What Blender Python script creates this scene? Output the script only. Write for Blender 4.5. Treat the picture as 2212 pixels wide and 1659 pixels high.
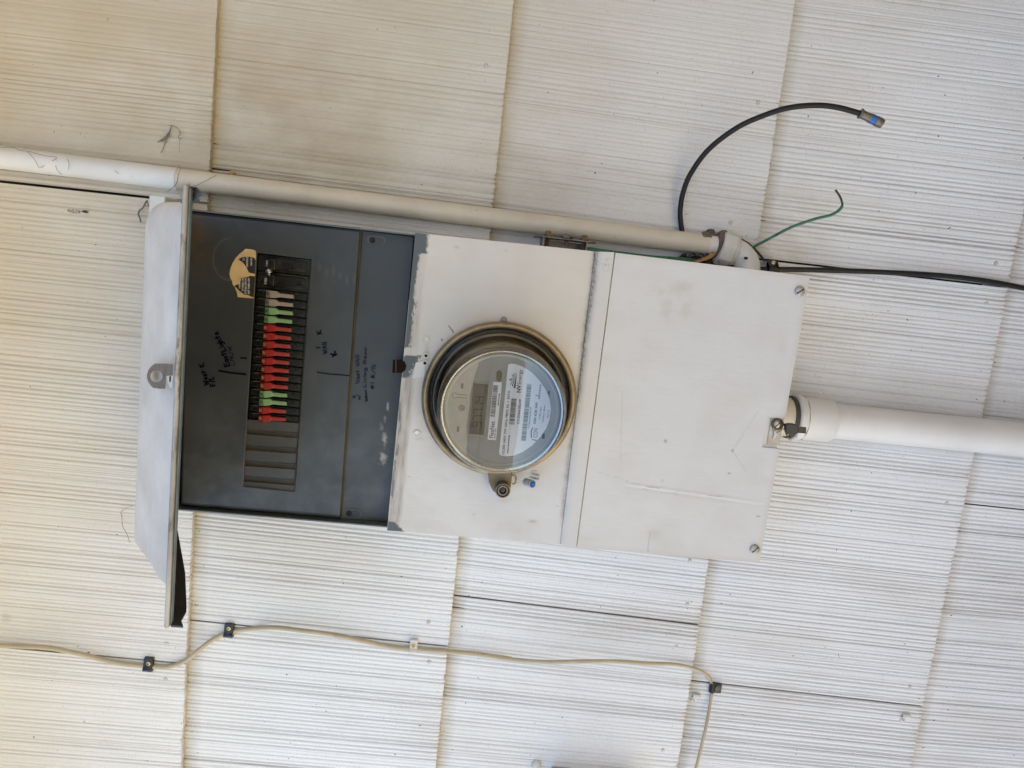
import bpy, bmesh, math, random
import numpy as np
from mathutils import Vector, Matrix, noise

for o in list(bpy.data.objects): bpy.data.objects.remove(o)
scn = bpy.context.scene
C = scn.collection
R = math.radians

# ------------------------------------------------------------------ camera
# wall frame: u = down the wall, v = to the left along the wall, d = out from the wall (metres);
# world: X = -v, Y = -d, Z = Z0 - u.  The camera hangs 1 m off the wall, rolled a quarter turn.
Z0 = 1.55
CR = np.array([[0.99265961, -0.10723667, -0.05592126],
               [0.09794854, 0.98406573, -0.14839379],
               [0.07094345, 0.14182711, 0.98734599]])
F, CX, CY = 1580.0, 1106.0, 829.5
def W(u, v, d): return Vector((-v, -d, Z0 - u))
def dirw(a): return Vector((-a[1], a[2], -a[0]))
def at(x, y, d):
    """(u, v, d) of the point at depth d off the wall that the photo shows at x, y (2212 x 1659 scale)"""
    r = np.array([(x - CX) / F, (y - CY) / F, 1.0]) @ CR
    k = (1 - d) / r[2]
    return (r[0] * k, r[1] * k, d)
cam = bpy.data.cameras.new("camera"); cam.sensor_width = 36; cam.lens = F / 2212 * 36
cam.clip_start = 0.02; cam.clip_end = 500
co = bpy.data.objects.new("camera", cam); C.objects.link(co)
ax, ay, az = dirw(CR[0]), -dirw(CR[1]), -dirw(CR[2])
co.matrix_world = Matrix(((ax.x, ay.x, az.x, 0), (ax.y, ay.y, az.y, -1.0), (ax.z, ay.z, az.z, Z0), (0, 0, 0, 1)))
scn.camera = co

# ------------------------------------------------------------------ light
SUN_EL, SUN_AZ = 52.0, -38.0            # sun behind the house, a little to the left: this wall is in open shade
w = bpy.data.worlds.new("World"); scn.world = w; w.use_nodes = True
nt = w.node_tree; bg = nt.nodes["Background"]
sky = nt.nodes.new("ShaderNodeTexSky"); sky.sky_type = 'NISHITA'; sky.sun_disc = False
sky.sun_elevation = R(SUN_EL); sky.sun_rotation = R(SUN_AZ % 360)
nt.links.new(sky.outputs[0], bg.inputs[0]); bg.inputs[1].default_value = 0.10
sl = bpy.data.lights.new("sun", 'SUN'); sl.energy = 5.0; sl.angle = R(0.5); sl.color = (1, .96, .86)
so = bpy.data.objects.new("sun", sl); C.objects.link(so)
sd = Vector((math.sin(R(SUN_AZ)) * math.cos(R(SUN_EL)), math.cos(R(SUN_AZ)) * math.cos(R(SUN_EL)), math.sin(R(SUN_EL))))
so.rotation_euler = sd.to_track_quat('Z', 'Y').to_euler(); so.location = (0, 3, 6)
scn.view_settings.view_transform = 'Standard'; scn.view_settings.look = 'None'
scn.view_settings.gamma = 1; scn.view_settings.exposure = 2.34
scn.render.resolution_x, scn.render.resolution_y = 1024, 768
scn.cycles.max_bounces = 10

# ------------------------------------------------------------------ materials
def mat(name, col=(.5, .5, .5), rough=.5, metal=0., var=.06, vs=30., col2=None, c2=(.5, .6), c2s=20.,
        bump=.0, bs=300., stretch=(1, 1, 1), attr=None, spec=.5, specks=None, coat=0.):
    m = bpy.data.materials.new(name); m.use_nodes = True; t = m.node_tree; N = t.nodes; L = t.links
    b = N["Principled BSDF"]; b.inputs["Roughness"].default_value = rough; b.inputs["Metallic"].default_value = metal
    b.inputs["Specular IOR Level"].default_value = spec; b.inputs["Coat Weight"].default_value = coat
    tc = N.new("ShaderNodeTexCoord"); mp = N.new("ShaderNodeMapping"); mp.inputs["Scale"].default_value = stretch
    L.new(tc.outputs["Object"], mp.inputs[0])
    def nz(s, det=4, ro=.6):
        n = N.new("ShaderNodeTexNoise"); n.inputs["Scale"].default_value = s; n.inputs["Detail"].default_value = det
        n.inputs["Roughness"].default_value = ro; L.new(mp.outputs[0], n.inputs[0]); return n
    def ramp(a, b_, src):
        r = N.new("ShaderNodeMapRange"); r.inputs[1].default_value = a; r.inputs[2].default_value = b_; L.new(src, r.inputs[0]); return r.outputs[0]
    def mix(fac, A, B, mode='MIX'):
        x = N.new("ShaderNodeMix"); x.data_type = 'RGBA'; x.blend_type = mode
        if isinstance(fac, float): x.inputs[0].default_value = fac
        else: L.new(fac, x.inputs[0])
        for i, s in ((6, A), (7, B)):
            if isinstance(s, tuple): x.inputs[i].default_value = (*s, 1)
            else: L.new(s, x.inputs[i])
        return x.outputs[2]
    if attr:
        a = N.new("ShaderNodeAttribute"); a.attribute_name = attr; base = a.outputs[0]
    else:
        base = col
    n1 = nz(vs)
    lo = tuple([1 - var * 2.2] * 3); hi = tuple([1 + var] * 3)
    v = mix(ramp(.3, .7, n1.outputs[0]), lo, hi)
    c = mix(1.0, base if not isinstance(base, tuple) else base, v, 'MULTIPLY')
    if col2:
        n2 = nz(c2s, 6, .7); c = mix(ramp(c2[0], c2[1], n2.outputs[0]), c, col2)
    if specks:      # (colour, scale, lo, hi)
        n3 = nz(specks[1], 2, .5); c = mix(ramp(specks[2], specks[3], n3.outputs[0]), c, specks[0])
    L.new(c, b.inputs["Base Color"])
    rr = ramp(.2, .8, n1.outputs[0]); ma = N.new("ShaderNodeMath"); ma.operation = 'MULTIPLY_ADD'
    L.new(rr, ma.inputs[0]); ma.inputs[1].default_value = .15; ma.inputs[2].default_value = max(rough - .07, .02); L.new(ma.outputs[0], b.inputs["Roughness"])
    if bump:
        nb = nz(bs, 3, .6); bp = N.new("ShaderNodeBump"); bp.inputs["Strength"].default_value = 1; bp.inputs["Distance"].default_value = bump
        L.new(nb.outputs[0], bp.inputs["Height"]); L.new(bp.outputs[0], b.inputs["Normal"])
    return m

M = {}
M['cover'] = mat('painted_cover', rough=.5, attr='wear_light', var=.03, vs=9, bump=.0003, bs=200, stretch=(1, 1, .22), specks=((.16, .13, .1), 420, .765, .80))
M['pan'] = mat('grey_enamel', spec=.3, rough=.38, attr='wear_light', var=.04, vs=25, bump=.0001, bs=60)
M['white'] = mat('white_house_paint', (.60, .59, .55), .5, var=.05, vs=14, bump=.0002, bs=250, specks=((.15, .12, .09), 300, .76, .8))
M['pipe'] = mat('painted_conduit', (.61, .555, .46), .42, var=.05, vs=18, bump=.0002, bs=120, col2=(.42, .36, .28), c2=(.62, .8), c2s=26, specks=((.14, .11, .08), 260, .755, .79))
M['riser'] = mat('painted_riser', (.66, .645, .62), .38, var=.04, vs=12, bump=.0002, bs=90, specks=((.14, .11, .08), 260, .765, .79))
M['grey'] = mat('dark_grey_enamel', (.10, .115, .125), .4, var=.1, vs=60)
M['hood'] = mat('hood_paint', (.72, .68, .61), .45, var=.08, vs=18, bump=.0002, bs=160, specks=((.2, .2, .2), 240, .75, .8))
M['hoodin'] = mat('hood_inner', (.055, .047, .045), .35, var=.1, vs=30, col2=(.16, .11, .09), c2=(.60, .63), c2s=42)
M['rim'] = mat('hood_rim', (.36, .34, .30), .5, var=.2, vs=60, col2=(.14, .12, .08), c2=(.52, .62), c2s=90, stretch=(.25, 1, 1))
M['black'] = mat('black_bakelite', (.008, .008, .008), .3, spec=.5, var=.3, vs=90, col2=(.05, .04, .03), c2=(.58, .75), c2s=120)
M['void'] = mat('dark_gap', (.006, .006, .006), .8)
M['red'] = mat('red_handle_plastic', (.24, .006, .005), .38, var=.12, vs=110, col2=(.20, .02, .015), c2=(.6, .8), c2s=160)
M['green'] = mat('green_handle_plastic', (.15, .28, .14), .4, var=.1, vs=110, col2=(.05, .07, .03), c2=(.6, .72), c2s=190)
M['lgrey'] = mat('grey_handle_plastic', (.22, .20, .175), .4, var=.1, vs=110, col2=(.16, .12, .08), c2=(.6, .75), c2s=190)
M['ink'] = mat('black_ink', (.012, .012, .016), .5)
M['goldink'] = mat('gilt_rating', (.45, .28, .12), .5)
M['dimprint'] = mat('dim_print', (.20, .20, .19), .5)
M['whiteink'] = mat('white_print', (.62, .62, .60), .5)
M['marker'] = mat('blue_marker_ink', (.002, .003, .014), .8, spec=.05, var=.3, vs=200)
M['faint'] = mat('faded_marker_ink', (.008, .014, .045), .7, spec=.1, var=.3, vs=200)
M['paper'] = mat('aged_sticker_paper', (.55, .41, .22), .7, var=.1, vs=60, col2=(.33, .2, .09), c2=(.6, .8), c2s=60)
M['label'] = mat('meter_label_white', (.68, .70, .74), .45, var=.01)
M['note'] = mat('worn_marker_note', (.022, .030, .062), .7, spec=.1, var=.4, vs=150)
M['face'] = mat('meter_face_grey', (.22, .235, .23), .45, var=.04, vs=25)
M['lcd'] = mat('lcd_glass', (.085, .088, .068), .3, spec=.25, var=.1, vs=40)
M['lcdseg'] = mat('lcd_segment', (.012, .013, .012), .5, spec=.2)
M['brass'] = mat('passivated_ring', (.34, .26, .155), .42, .6, var=.15, vs=50, col2=(.20, .15, .10), c2=(.5, .75), c2s=40, bump=.0001, bs=300)
M['base'] = mat('black_meter_base', (.010, .010, .011), .3, var=.2, vs=100, specks=((.12, .12, .12), 700, .66, .74))
M['inner'] = mat('meter_inner_shroud', (.33, .295, .25), .33, .15, var=.12, vs=20)
M['steel'] = mat('dull_steel', (.42, .42, .40), .35, .9, var=.15, vs=90)
M['rust'] = mat('rusty_steel', (.16, .10, .06), .6, .4, var=.25, vs=150, col2=(.3, .2, .1), c2=(.5, .7), c2s=200)
M['dsteel'] = mat('weathered_bracket', (.20, .18, .17), .38, .8, var=.2, vs=90, col2=(.10, .05, .03), c2=(.55, .7), c2s=100)
M['hasp'] = mat('worn_hasp', (.20, .185, .175), .5, .35, var=.15, vs=120, col2=(.10, .10, .10), c2=(.5, .6), c2s=90)
M['screwbrass'] = mat('brass_screw', (.60, .45, .18), .3, .9, var=.1, vs=300)
M['cable'] = mat('black_cable_jacket', (.010, .0105, .012), .42, spec=.3, var=.2, vs=60, col2=(.06, .055, .05), c2=(.62, .85), c2s=80)
M['gwire'] = mat('green_wire', (.02, .13, .07), .3, var=.12, vs=90, col2=(.06, .18, .14), c2=(.5, .7), c2s=60)
M['gdark'] = mat('oxidised_wire', (.035, .04, .034), .5, var=.2, vs=100)
M['beige'] = mat('beige_cable_jacket', (.43, .36, .24), .45, var=.06, vs=40, col2=(.22, .18, .12), c2=(.62, .8), c2s=50)
M['clipblk'] = mat('black_clip_plastic', (.012, .014, .018), .3, var=.2, vs=90)
M['blue'] = mat('blue_plastic', (.015, .11, .36), .3, var=.1, vs=200)
M['nickel'] = mat('tarnished_connector', (.20, .19, .16), .38, .8, var=.2, vs=200, col2=(.10, .09, .07), c2=(.5, .7), c2s=200)
M['seal'] = mat('clear_grey_plastic', (.42, .41, .39), .25, var=.1, vs=100)
M['mud'] = mat('dried_mud', (.17, .13, .10), .9, var=.25, vs=200, bump=.0008, bs=300)
M['leaf'] = mat('dead_leaf', (.42, .24, .08), .6, var=.2, vs=100)
M['web'] = mat('dusty_web', (.17, .145, .12), .8)
M['darkred'] = mat('latch_void', (.012, .006, .005), .8, spec=.1)
M['gasket'] = mat('old_gasket', (.05, .05, .035), .6, var=.2, vs=100)

def glass_mat():
    m = bpy.data.materials.new('clear_polycarbonate'); m.use_nodes = True; N = m.node_tree.nodes; L = m.node_tree.links
    N.remove(N["Principled BSDF"]); out = N["Material Output"]
    tr = N.new("ShaderNodeBsdfTransparent"); tr.inputs[0].default_value = (.95, .955, .94, 1)
    gl = N.new("ShaderNodeBsdfGlossy"); gl.inputs["Roughness"].default_value = .02
    lw = N.new("ShaderNodeFresnel"); lw.inputs[0].default_value = 1.5
    tc = N.new("ShaderNodeTexCoord"); nz = N.new("ShaderNodeTexNoise"); nz.inputs["Scale"].default_value = 18
    L.new(tc.outputs["Object"], nz.inputs[0]); bp = N.new("ShaderNodeBump"); bp.inputs["Distance"].default_value = .0008; bp.inputs["Strength"].default_value = .6
    L.new(nz.outputs[0], bp.inputs["Height"]); L.new(bp.outputs[0], gl.inputs["Normal"])
    mu = N.new("ShaderNodeMath"); mu.operation = 'MULTIPLY'; mu.inputs[1].default_value = 1.8; L.new(lw.outputs[0], mu.inputs[0])
    mx = N.new("ShaderNodeMixShader"); L.new(mu.outputs[0], mx.inputs[0]); L.new(tr.outputs[0], mx.inputs[1]); L.new(gl.outputs[0], mx.inputs[2])
    L.new(mx.outputs[0], out.inputs[0]); return m
M['glass'] = glass_mat()

# ------------------------------------------------------------------ object helpers
def tag(o, label=None, cat=None, group=None, kind=None):
    if label: o['label'] = label
    if cat: o['category'] = cat
    if group: o['group'] = group
    if kind: o['kind'] = kind
    return o
def thing(name, p, label, cat, group=None):
    o = bpy.data.objects.new(name, None); o.empty_display_size = .02; C.objects.link(o)
    o.location = W(*p); return tag(o, label, cat, group)
def origin(parent):
    v = Vector((0, 0, 0)); p = parent
    while p: v = v + p.location; p = p.parent
    return v

class B:
    """collects shapes given in (u, v, d) metres"""
    def __init__(s): s.v = []; s.f = []; s.m = []; s.mi = 0
    def add(s, vs, fs):
        n = len(s.v); s.v += [tuple(p) for p in vs]; s.f += [tuple(i + n for i in f) for f in fs]; s.m += [s.mi] * len(fs); return s
    def box(s, u0, u1, v0, v1, d0, d1):
        vs = [(u, v, d) for d in (d0, d1) for v in (v0, v1) for u in (u0, u1)]
        return s.add(vs, [(0, 1, 3, 2), (4, 6, 7, 5), (0, 4, 5, 1), (2, 3, 7, 6), (0, 2, 6, 4), (1, 5, 7, 3)])
    def prism(s, poly, d0, d1):      # poly of (u,v)
        n = len(poly); vs = [(u, v, d0) for u, v in poly] + [(u, v, d1) for u, v in poly]
        return s.add(vs, [tuple(range(n))[::-1], tuple(range(n, 2 * n))] + [(i, (i + 1) % n, n + (i + 1) % n, n + i) for i in range(n)])
    def vprism(s, poly, v0, v1):     # poly of (u,d)
        n = len(poly); vs = [(u, v0, d) for u, d in poly] + [(u, v1, d) for u, d in poly]
        return s.add(vs, [tuple(range(n))[::-1], tuple(range(n, 2 * n))] + [(i, (i + 1) % n, n + (i + 1) % n, n + i) for i in range(n)])
    def plane3(s, pts): return s.add(pts, [tuple(range(len(pts)))])
    def lathe(s, c, prof, seg=64, axis=None, cap=False):
        """prof of (r, h) about axis (default d) through c"""
        a = Vector(axis or (0, 0, 1)).normalized(); x = a.orthogonal().normalized()
        if not axis: x = Vector((1, 0, 0))
        y = a.cross(x); c = Vector(c); vs = []
        for r, h in prof:
            for i in range(seg):
                t = 2 * math.pi * i / seg; vs.append(c + a * h + (x * math.cos(t) + y * math.sin(t)) * r)
        fs = [(k * seg + i, k * seg + (i + 1) % seg, (k + 1) * seg + (i + 1) % seg, (k + 1) * seg + i) for k in range(len(prof) - 1) for i in range(seg)]
        if cap: fs += [tuple(range(seg))[::-1], tuple(range((len(prof) - 1) * seg, len(prof) * seg))]
        return s.add(vs, fs)
    def disc(s, c, r, h=.001, seg=20, axis=None): return s.lathe(c, [(r, 0), (r, h)], seg, axis, True)
    def tube(s, pts, r, seg=10, cap=True):
        P = [Vector(p) for p in pts]; n = len(P); vs = []; T = []
        for i in range(n): T.append((P[min(i + 1, n - 1)] - P[max(i - 1, 0)]).normalized())
        x = T[0].orthogonal().normalized()
        for i in range(n):
            x = (x - T[i] * x.dot(T[i])).normalized(); y = T[i].cross(x)
            rr = r[i] if isinstance(r, (list, tuple)) else r
            for k in range(seg):
                t = 2 * math.pi * k / seg; vs.append(P[i] + (x * math.cos(t) + y * math.sin(t)) * rr)
        fs = [(i * seg + k, i * seg + (k + 1) % seg, (i + 1) * seg + (k + 1) % seg, (i + 1) * seg + k) for i in range(n - 1) for k in range(seg)]
        if cap: fs += [tuple(range(seg))[::-1], tuple(range((n - 1) * seg, n * seg))]
        return s.add(vs, fs)
    def ribbon(s, pts, wd, lift=.0002):
        """flat stroke lying on a plane d = const"""
        P = [Vector(p) for p in pts]
        for i in range(len(P) - 1):
            t = P[i + 1] - P[i]
            if t.length < 1e-7: continue
            t.normalize(); n = Vector((-t.y, t.x, 0)).normalized() * wd / 2; e = t * wd * .3
            q = [P[i] - e - n, P[i + 1] + e - n, P[i + 1] + e + n, P[i] - e + n]
            s.add([(p.x, p.y, p.z + lift + i * 4e-6) for p in q], [(0, 1, 2, 3)])
        return s
    def build(s, name, mats, parent=None, smooth=None, bevel=0., loc=None, merge=False, solid=0.):
        if not isinstance(mats, (list, tuple)): mats = [mats]
        me = bpy.data.meshes.new(name); og = origin(parent) if loc is None else W(*loc)
        me.from_pydata([W(*p) - og for p in s.v], [], s.f); me.update()
        for m in mats: me.materials.append(M[m] if isinstance(m, str) else m)
        me.polygons.foreach_set('material_index', s.m)
        bm = bmesh.new(); bm.from_mesh(me)
        if merge: bmesh.ops.remove_doubles(bm, verts=bm.verts, dist=1e-5)
        bmesh.ops.recalc_face_normals(bm, faces=bm.faces); bm.to_mesh(me); bm.free()
        if smooth is not None:
            me.shade_smooth()
            if smooth: me.set_sharp_from_angle(angle=R(smooth))
        o = bpy.data.objects.new(name, me); C.objects.link(o)
        if parent: o.parent = parent
        if loc is not None: o.location = og - origin(parent)
        if solid:
            md = o.modifiers.new('solid', 'SOLIDIFY'); md.thickness = solid; md.offset = 0
        if bevel:
            md = o.modifiers.new('bevel', 'BEVEL'); md.width = bevel; md.segments = 2; md.limit_method = 'ANGLE'; md.angle_limit = R(40)
            me.shade_smooth(); me.set_sharp_from_angle(angle=R(50))
        return o

def spline(pts, n=8):
    P = [Vector(p) for p in pts]; out = []
    for i in range(len(P) - 1):
        a, b, c, d = P[max(i - 1, 0)], P[i], P[i + 1], P[min(i + 2, len(P) - 1)]
        for k in range(n):
            t = k / n
            out.append(.5 * ((2 * b) + (c - a) * t + (2 * a - 5 * b + 4 * c - d) * t * t + (3 * b - a - 3 * c + d) * t ** 3))
    return out + [P[-1]]
def run_on(p, q, u):     # carry the line p -> q on to height u
    k = (u - p[0]) / (q[0] - p[0]); return (u, p[1] + (q[1] - p[1]) * k, q[2])
def path(l, n=6):       # l of (x, y, d) photo points
    return spline([at(*p) for p in l], n)

_tc = {}
def glyphs(txt, bold=0., shear=0.):
    k = (txt, bold, shear)
    if k not in _tc:
        cu = bpy.data.curves.new('t', 'FONT'); cu.body = txt; cu.size = 1; cu.offset = bold; cu.shear = shear; cu.resolution_u = 3
        ob = bpy.data.objects.new('t', cu); C.objects.link(ob)
        dg = bpy.context.evaluated_depsgraph_get(); me = ob.evaluated_get(dg).to_mesh()
        vs = [tuple(v.co[:2]) for v in me.vertices]; fs = [tuple(p.vertices) for p in me.polygons]
        ob.evaluated_get(dg).to_mesh_clear(); bpy.data.objects.remove(ob); bpy.data.curves.remove(cu)
        _tc[k] = (vs, fs)
    return _tc[k]
def text(b, txt, p0, p1, h, lift=.0003, bold=0., shear=0.):
    """write txt on b from p0 to p1 (uvd points of the baseline), capital height h"""
    vs, fs = glyphs(txt, bold, shear)
    if not vs: return
    x0, x1 = min(v[0] for v in vs), max(v[0] for v in vs)
    p0, p1 = Vector(p0), Vector(p1); e = p1 - p0; L = e.length; e.normalize(); up = Vector((e.y, -e.x, 0)).normalized()
    if up.x > 0: up = -up
    b.add([p0 + e * (v[0] - x0) / (x1 - x0) * L + up * v[1] / .7 * h + Vector((0, 0, lift)) for v in vs], fs)

# ------------------------------------------------------------------ ground, eave, surroundings that light the wall
def simple(name, b, m, label, cat=None, **k):
    o = b.build(name, m, **k); return o
gm = mat('packed_desert_soil', (.37, .315, .225), .9, var=.15, vs=3, bump=.01, bs=20)
g = B(); g.add([(Z0, 60, -60), (Z0, -60, -60), (Z0, -60, 60), (Z0, 60, 60)], [(0, 1, 2, 3)]); go = g.build('ground', gm, loc=(Z0, 0, 0)); tag(go, kind='structure')
g = B(); g.box(Z0 - .06, Z0 + .1, -1.55, 3.5, .015, 1.15); po = g.build('path', mat('concrete', (.27, .25, .22), .85, var=.1, vs=6, bump=.002, bs=60), loc=(Z0, 0, .6), bevel=.01); tag(po, kind='structure')

# ------------------------------------------------------------------ siding: five courses of combed shingles, each a real grooved sheet
rng = np.random.default_rng(7)
EX = .3703
US = [-.3500 - 2 * EX, -.3500 - EX, -.3500, .0208, .3872, .7550, .7550 + EX, .7550 + 2 * EX, Z0 + .0]
US = [q * (1 - .0143) for q in US[:-1]] + [US[-1]]
def surf(u):
    k = next((i for i in range(1, len(US)) if u < US[i]), len(US) - 1)
    return .0025 + .0118 * clampf((u - US[k - 1] + .03) / (US[k] - US[k - 1] + .03))
def clampf(x, a=0., b=1.): return max(a, min(b, x))
JOINTS = {  # course index (ends at US[i]) -> list of (v at course top, v at course bottom, gap)
    0: [(.1, .1, .002), (-.54, -.54, .002), (.74, .74, .002)],
    1: [(.28, .28, .002), (-.36, -.36, .002), (.92, .92, .002)],
    2: [(-.0518, -.0536, .0034), (.5866, .5918, .0020), (-.69, -.69, .002), (1.23, 1.23, .002)],
    3: [(.5275, .5362, .0022), (-.75, -.75, .002), (1.17, 1.17, .002)],
    4: [(.4595, .4742, .0022), (-.82, -.82, .002), (1.10, 1.10, .002)],
    5: [(.5655, .5784, .0022), (-.0634, -.0629, .0028), (-.70, -.70, .002), (1.21, 1.21, .002)],
    6: [(.2557, .2590, .0022), (-.385, -.38, .002), (.89, .89, .002)],
    7: [(.5, .5, .002), (-.14, -.14, .002)], 8: [(.2, .2, .002), (-.4, -.4, .002)]}
JOINTS = {k: [(a_ * .992, b_ * .987, g_) for a_, b_, g_ in v] for k, v in JOINTS.items()}
V0, V1 = -2.4, 1.55
def groove_profile(v, course, side, amp):
    """depth of the combing across a shingle; irregular, narrow grooves between softer ridges"""
    # close, fairly even ridges ...
    n = int((V1 - V0) / .0048); pitch = rng.uniform(.0050, .0076, n); edges_ = V0 + np.cumsum(pitch)
    ph = np.interp(v, edges_, np.arange(n)); fr = ph - np.floor(ph)
    dk = np.clip(rng.normal(.55, .25, n + 2), .08, 1.); dep = dk[np.clip(ph.astype(int), 0, n)]
    slow = np.interp(v, np.linspace(V0, V1, 120), rng.uniform(.45, 1.25, 120))
    prof = np.where(fr < .78, np.sin(fr / .78 * np.pi) ** .7, 0.) - 1.
    h = .0025 * dep * slow * prof; dirt = dep * slow * np.exp(-((fr - .89) / .10) ** 2) * 1.0
    # ... with some deeper, narrow tool marks
    x = V0 - .01
    while x < V1:
        x += rng.uniform(.006, .036)
        wdt = rng.uniform(.0006, .0010); de = rng.uniform(.4, 1.); k = np.exp(-((v - x) / wdt) ** 2)
        h -= de * .0009 * k / np.maximum(amp, .45); dirt = np.maximum(dirt, k * de * .9 / np.maximum(amp, .6))
    bands = np.interp(v, np.linspace(V0, V1, 300), rng.uniform(-.0002, .0002, 300))
    return (h + bands) * amp, np.clip(dirt * amp, 0, 1)
vv, ff, dd, cc = [], [], [], []
nv = int((V1 - V0) / .0009); vbase = np.linspace(V0, V1, nv)
base_n = 0
for ci in range(1, len(US)):
    u0, u1 = US[ci - 1], US[ci]
    js = sorted(JOINTS.get(ci, []))
    edges = [(V0, V0, 0)] + js + [(V1, V1, 0)]
    for si in range(len(edges) - 1):
        a, b_ = edges[si], edges[si + 1]
        va0, va1 = a[0] + a[2] / 2, a[1] + a[2] / 2; vb0, vb1 = b_[0] - b_[2] / 2, b_[1] - b_[2] / 2
        n = max(int((vb1 - va1) / .0007), 4); t = np.linspace(0, 1, n)
        vm = va1 + (vb1 - va1) * t
        # combing reads strong low on the wall and to the left, fine and faint towards the upper right of the photo
        amp = np.interp(vm, [-.5, -.26, -.13, .1, 1.0], [.26, .36, 1.0, 1.0, 1.0]) * (1.0 if ci > 2 else .8)
        h, dr = groove_profile(vm, ci, si, amp)
        wavy = np.interp(vm, np.linspace(V0, V1, 90), rng.uniform(-.0006, .0006, 90))
        rough = np.interp(vm, np.linspace(V0, V1, 1500), rng.uniform(-.0004, .0004, 1500))
        for _ in range(int((vb1 - va1) * (6 if ci > 4 else 2.5))):     # chipped butt edges
            xc, wc = rng.uniform(va1, vb1), rng.uniform(.0015, .004); rough = rough - rng.uniform(.0008, .0026) * np.exp(-((vm - xc) / wc) ** 4)
        tilt = rng.uniform(-.0007, .0007)
        rows = [0, .076, .088, .115, .16, .35, .55, .75, .9, .985, 1.0]
        ub = u1 + tilt * (t - .5) + rough + h * .8
        zt = rng.uniform(-.0006, .0006)
        for r in rows:
            us = (u0 - .03) * (1 - r) + ub * r
            vs_ = (va0 + (vb0 - va0) * t) * (1 - r) + vm * r
            ds = .0025 + (.0118 + zt) * r + h * (1.0 if r > .05 else .4) + wavy * r - (.0005 if r == 1.0 else 0)
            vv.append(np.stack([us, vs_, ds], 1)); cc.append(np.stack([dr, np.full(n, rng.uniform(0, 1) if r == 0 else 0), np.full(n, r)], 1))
        # cut edge and return to the wall
        vv.append(np.stack([ub - .0003, vm, np.full(n, .0018)], 1)); cc.append(np.stack([dr * 0 + .6, dr * 0, dr * 0 + 2], 1))
        nr = len(rows) + 1
        i = np.arange(n - 1)
        for k in range(nr - 1):
            p = base_n + k * n + i
            ff.append(np.stack([p, p + 1, p + 1 + n, p + n], 1))
        # side edges (thickness at the joints)
        base_n += nr * n
        blk = vv[-nr:]
        for side in (0, n - 1):
            top = [blk[k][side] for k in range(len(rows))]
            m_ = len(rows); low = [np.array([q[0], q[1], .0015]) for q in top]
            vv.append(np.array(top)); vv.append(np.array(low)); cc.append(np.tile([.8, 0, 2], (2 * m_, 1)))
            q = base_n + np.arange(m_ - 1); ff.append(np.stack([q, q + 1, q + 1 + m_, q + m_], 1)); base_n += 2 * m_
vv = np.concatenate(vv); ff = np.concatenate(ff); cc = np.concatenate(cc)
me = bpy.data.meshes.new('siding'); me.vertices.add(len(vv)); wv = np.stack([-vv[:, 1], -vv[:, 2], Z0 - vv[:, 0]], 1)
me.vertices.foreach_set('co', wv.ravel().astype(np.float32)); me.loops.add(len(ff) * 4); me.polygons.add(len(ff))
me.loops.foreach_set('vertex_index', ff.ravel().astype(np.int32)); me.polygons.foreach_set('loop_start', np.arange(0, len(ff) * 4, 4).astype(np.int32))
me.update(calc_edges=True)
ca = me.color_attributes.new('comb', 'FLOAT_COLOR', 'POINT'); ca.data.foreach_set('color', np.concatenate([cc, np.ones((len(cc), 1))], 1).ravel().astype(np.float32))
me.shade_smooth(); me.set_sharp_from_angle(angle=R(70))

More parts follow.
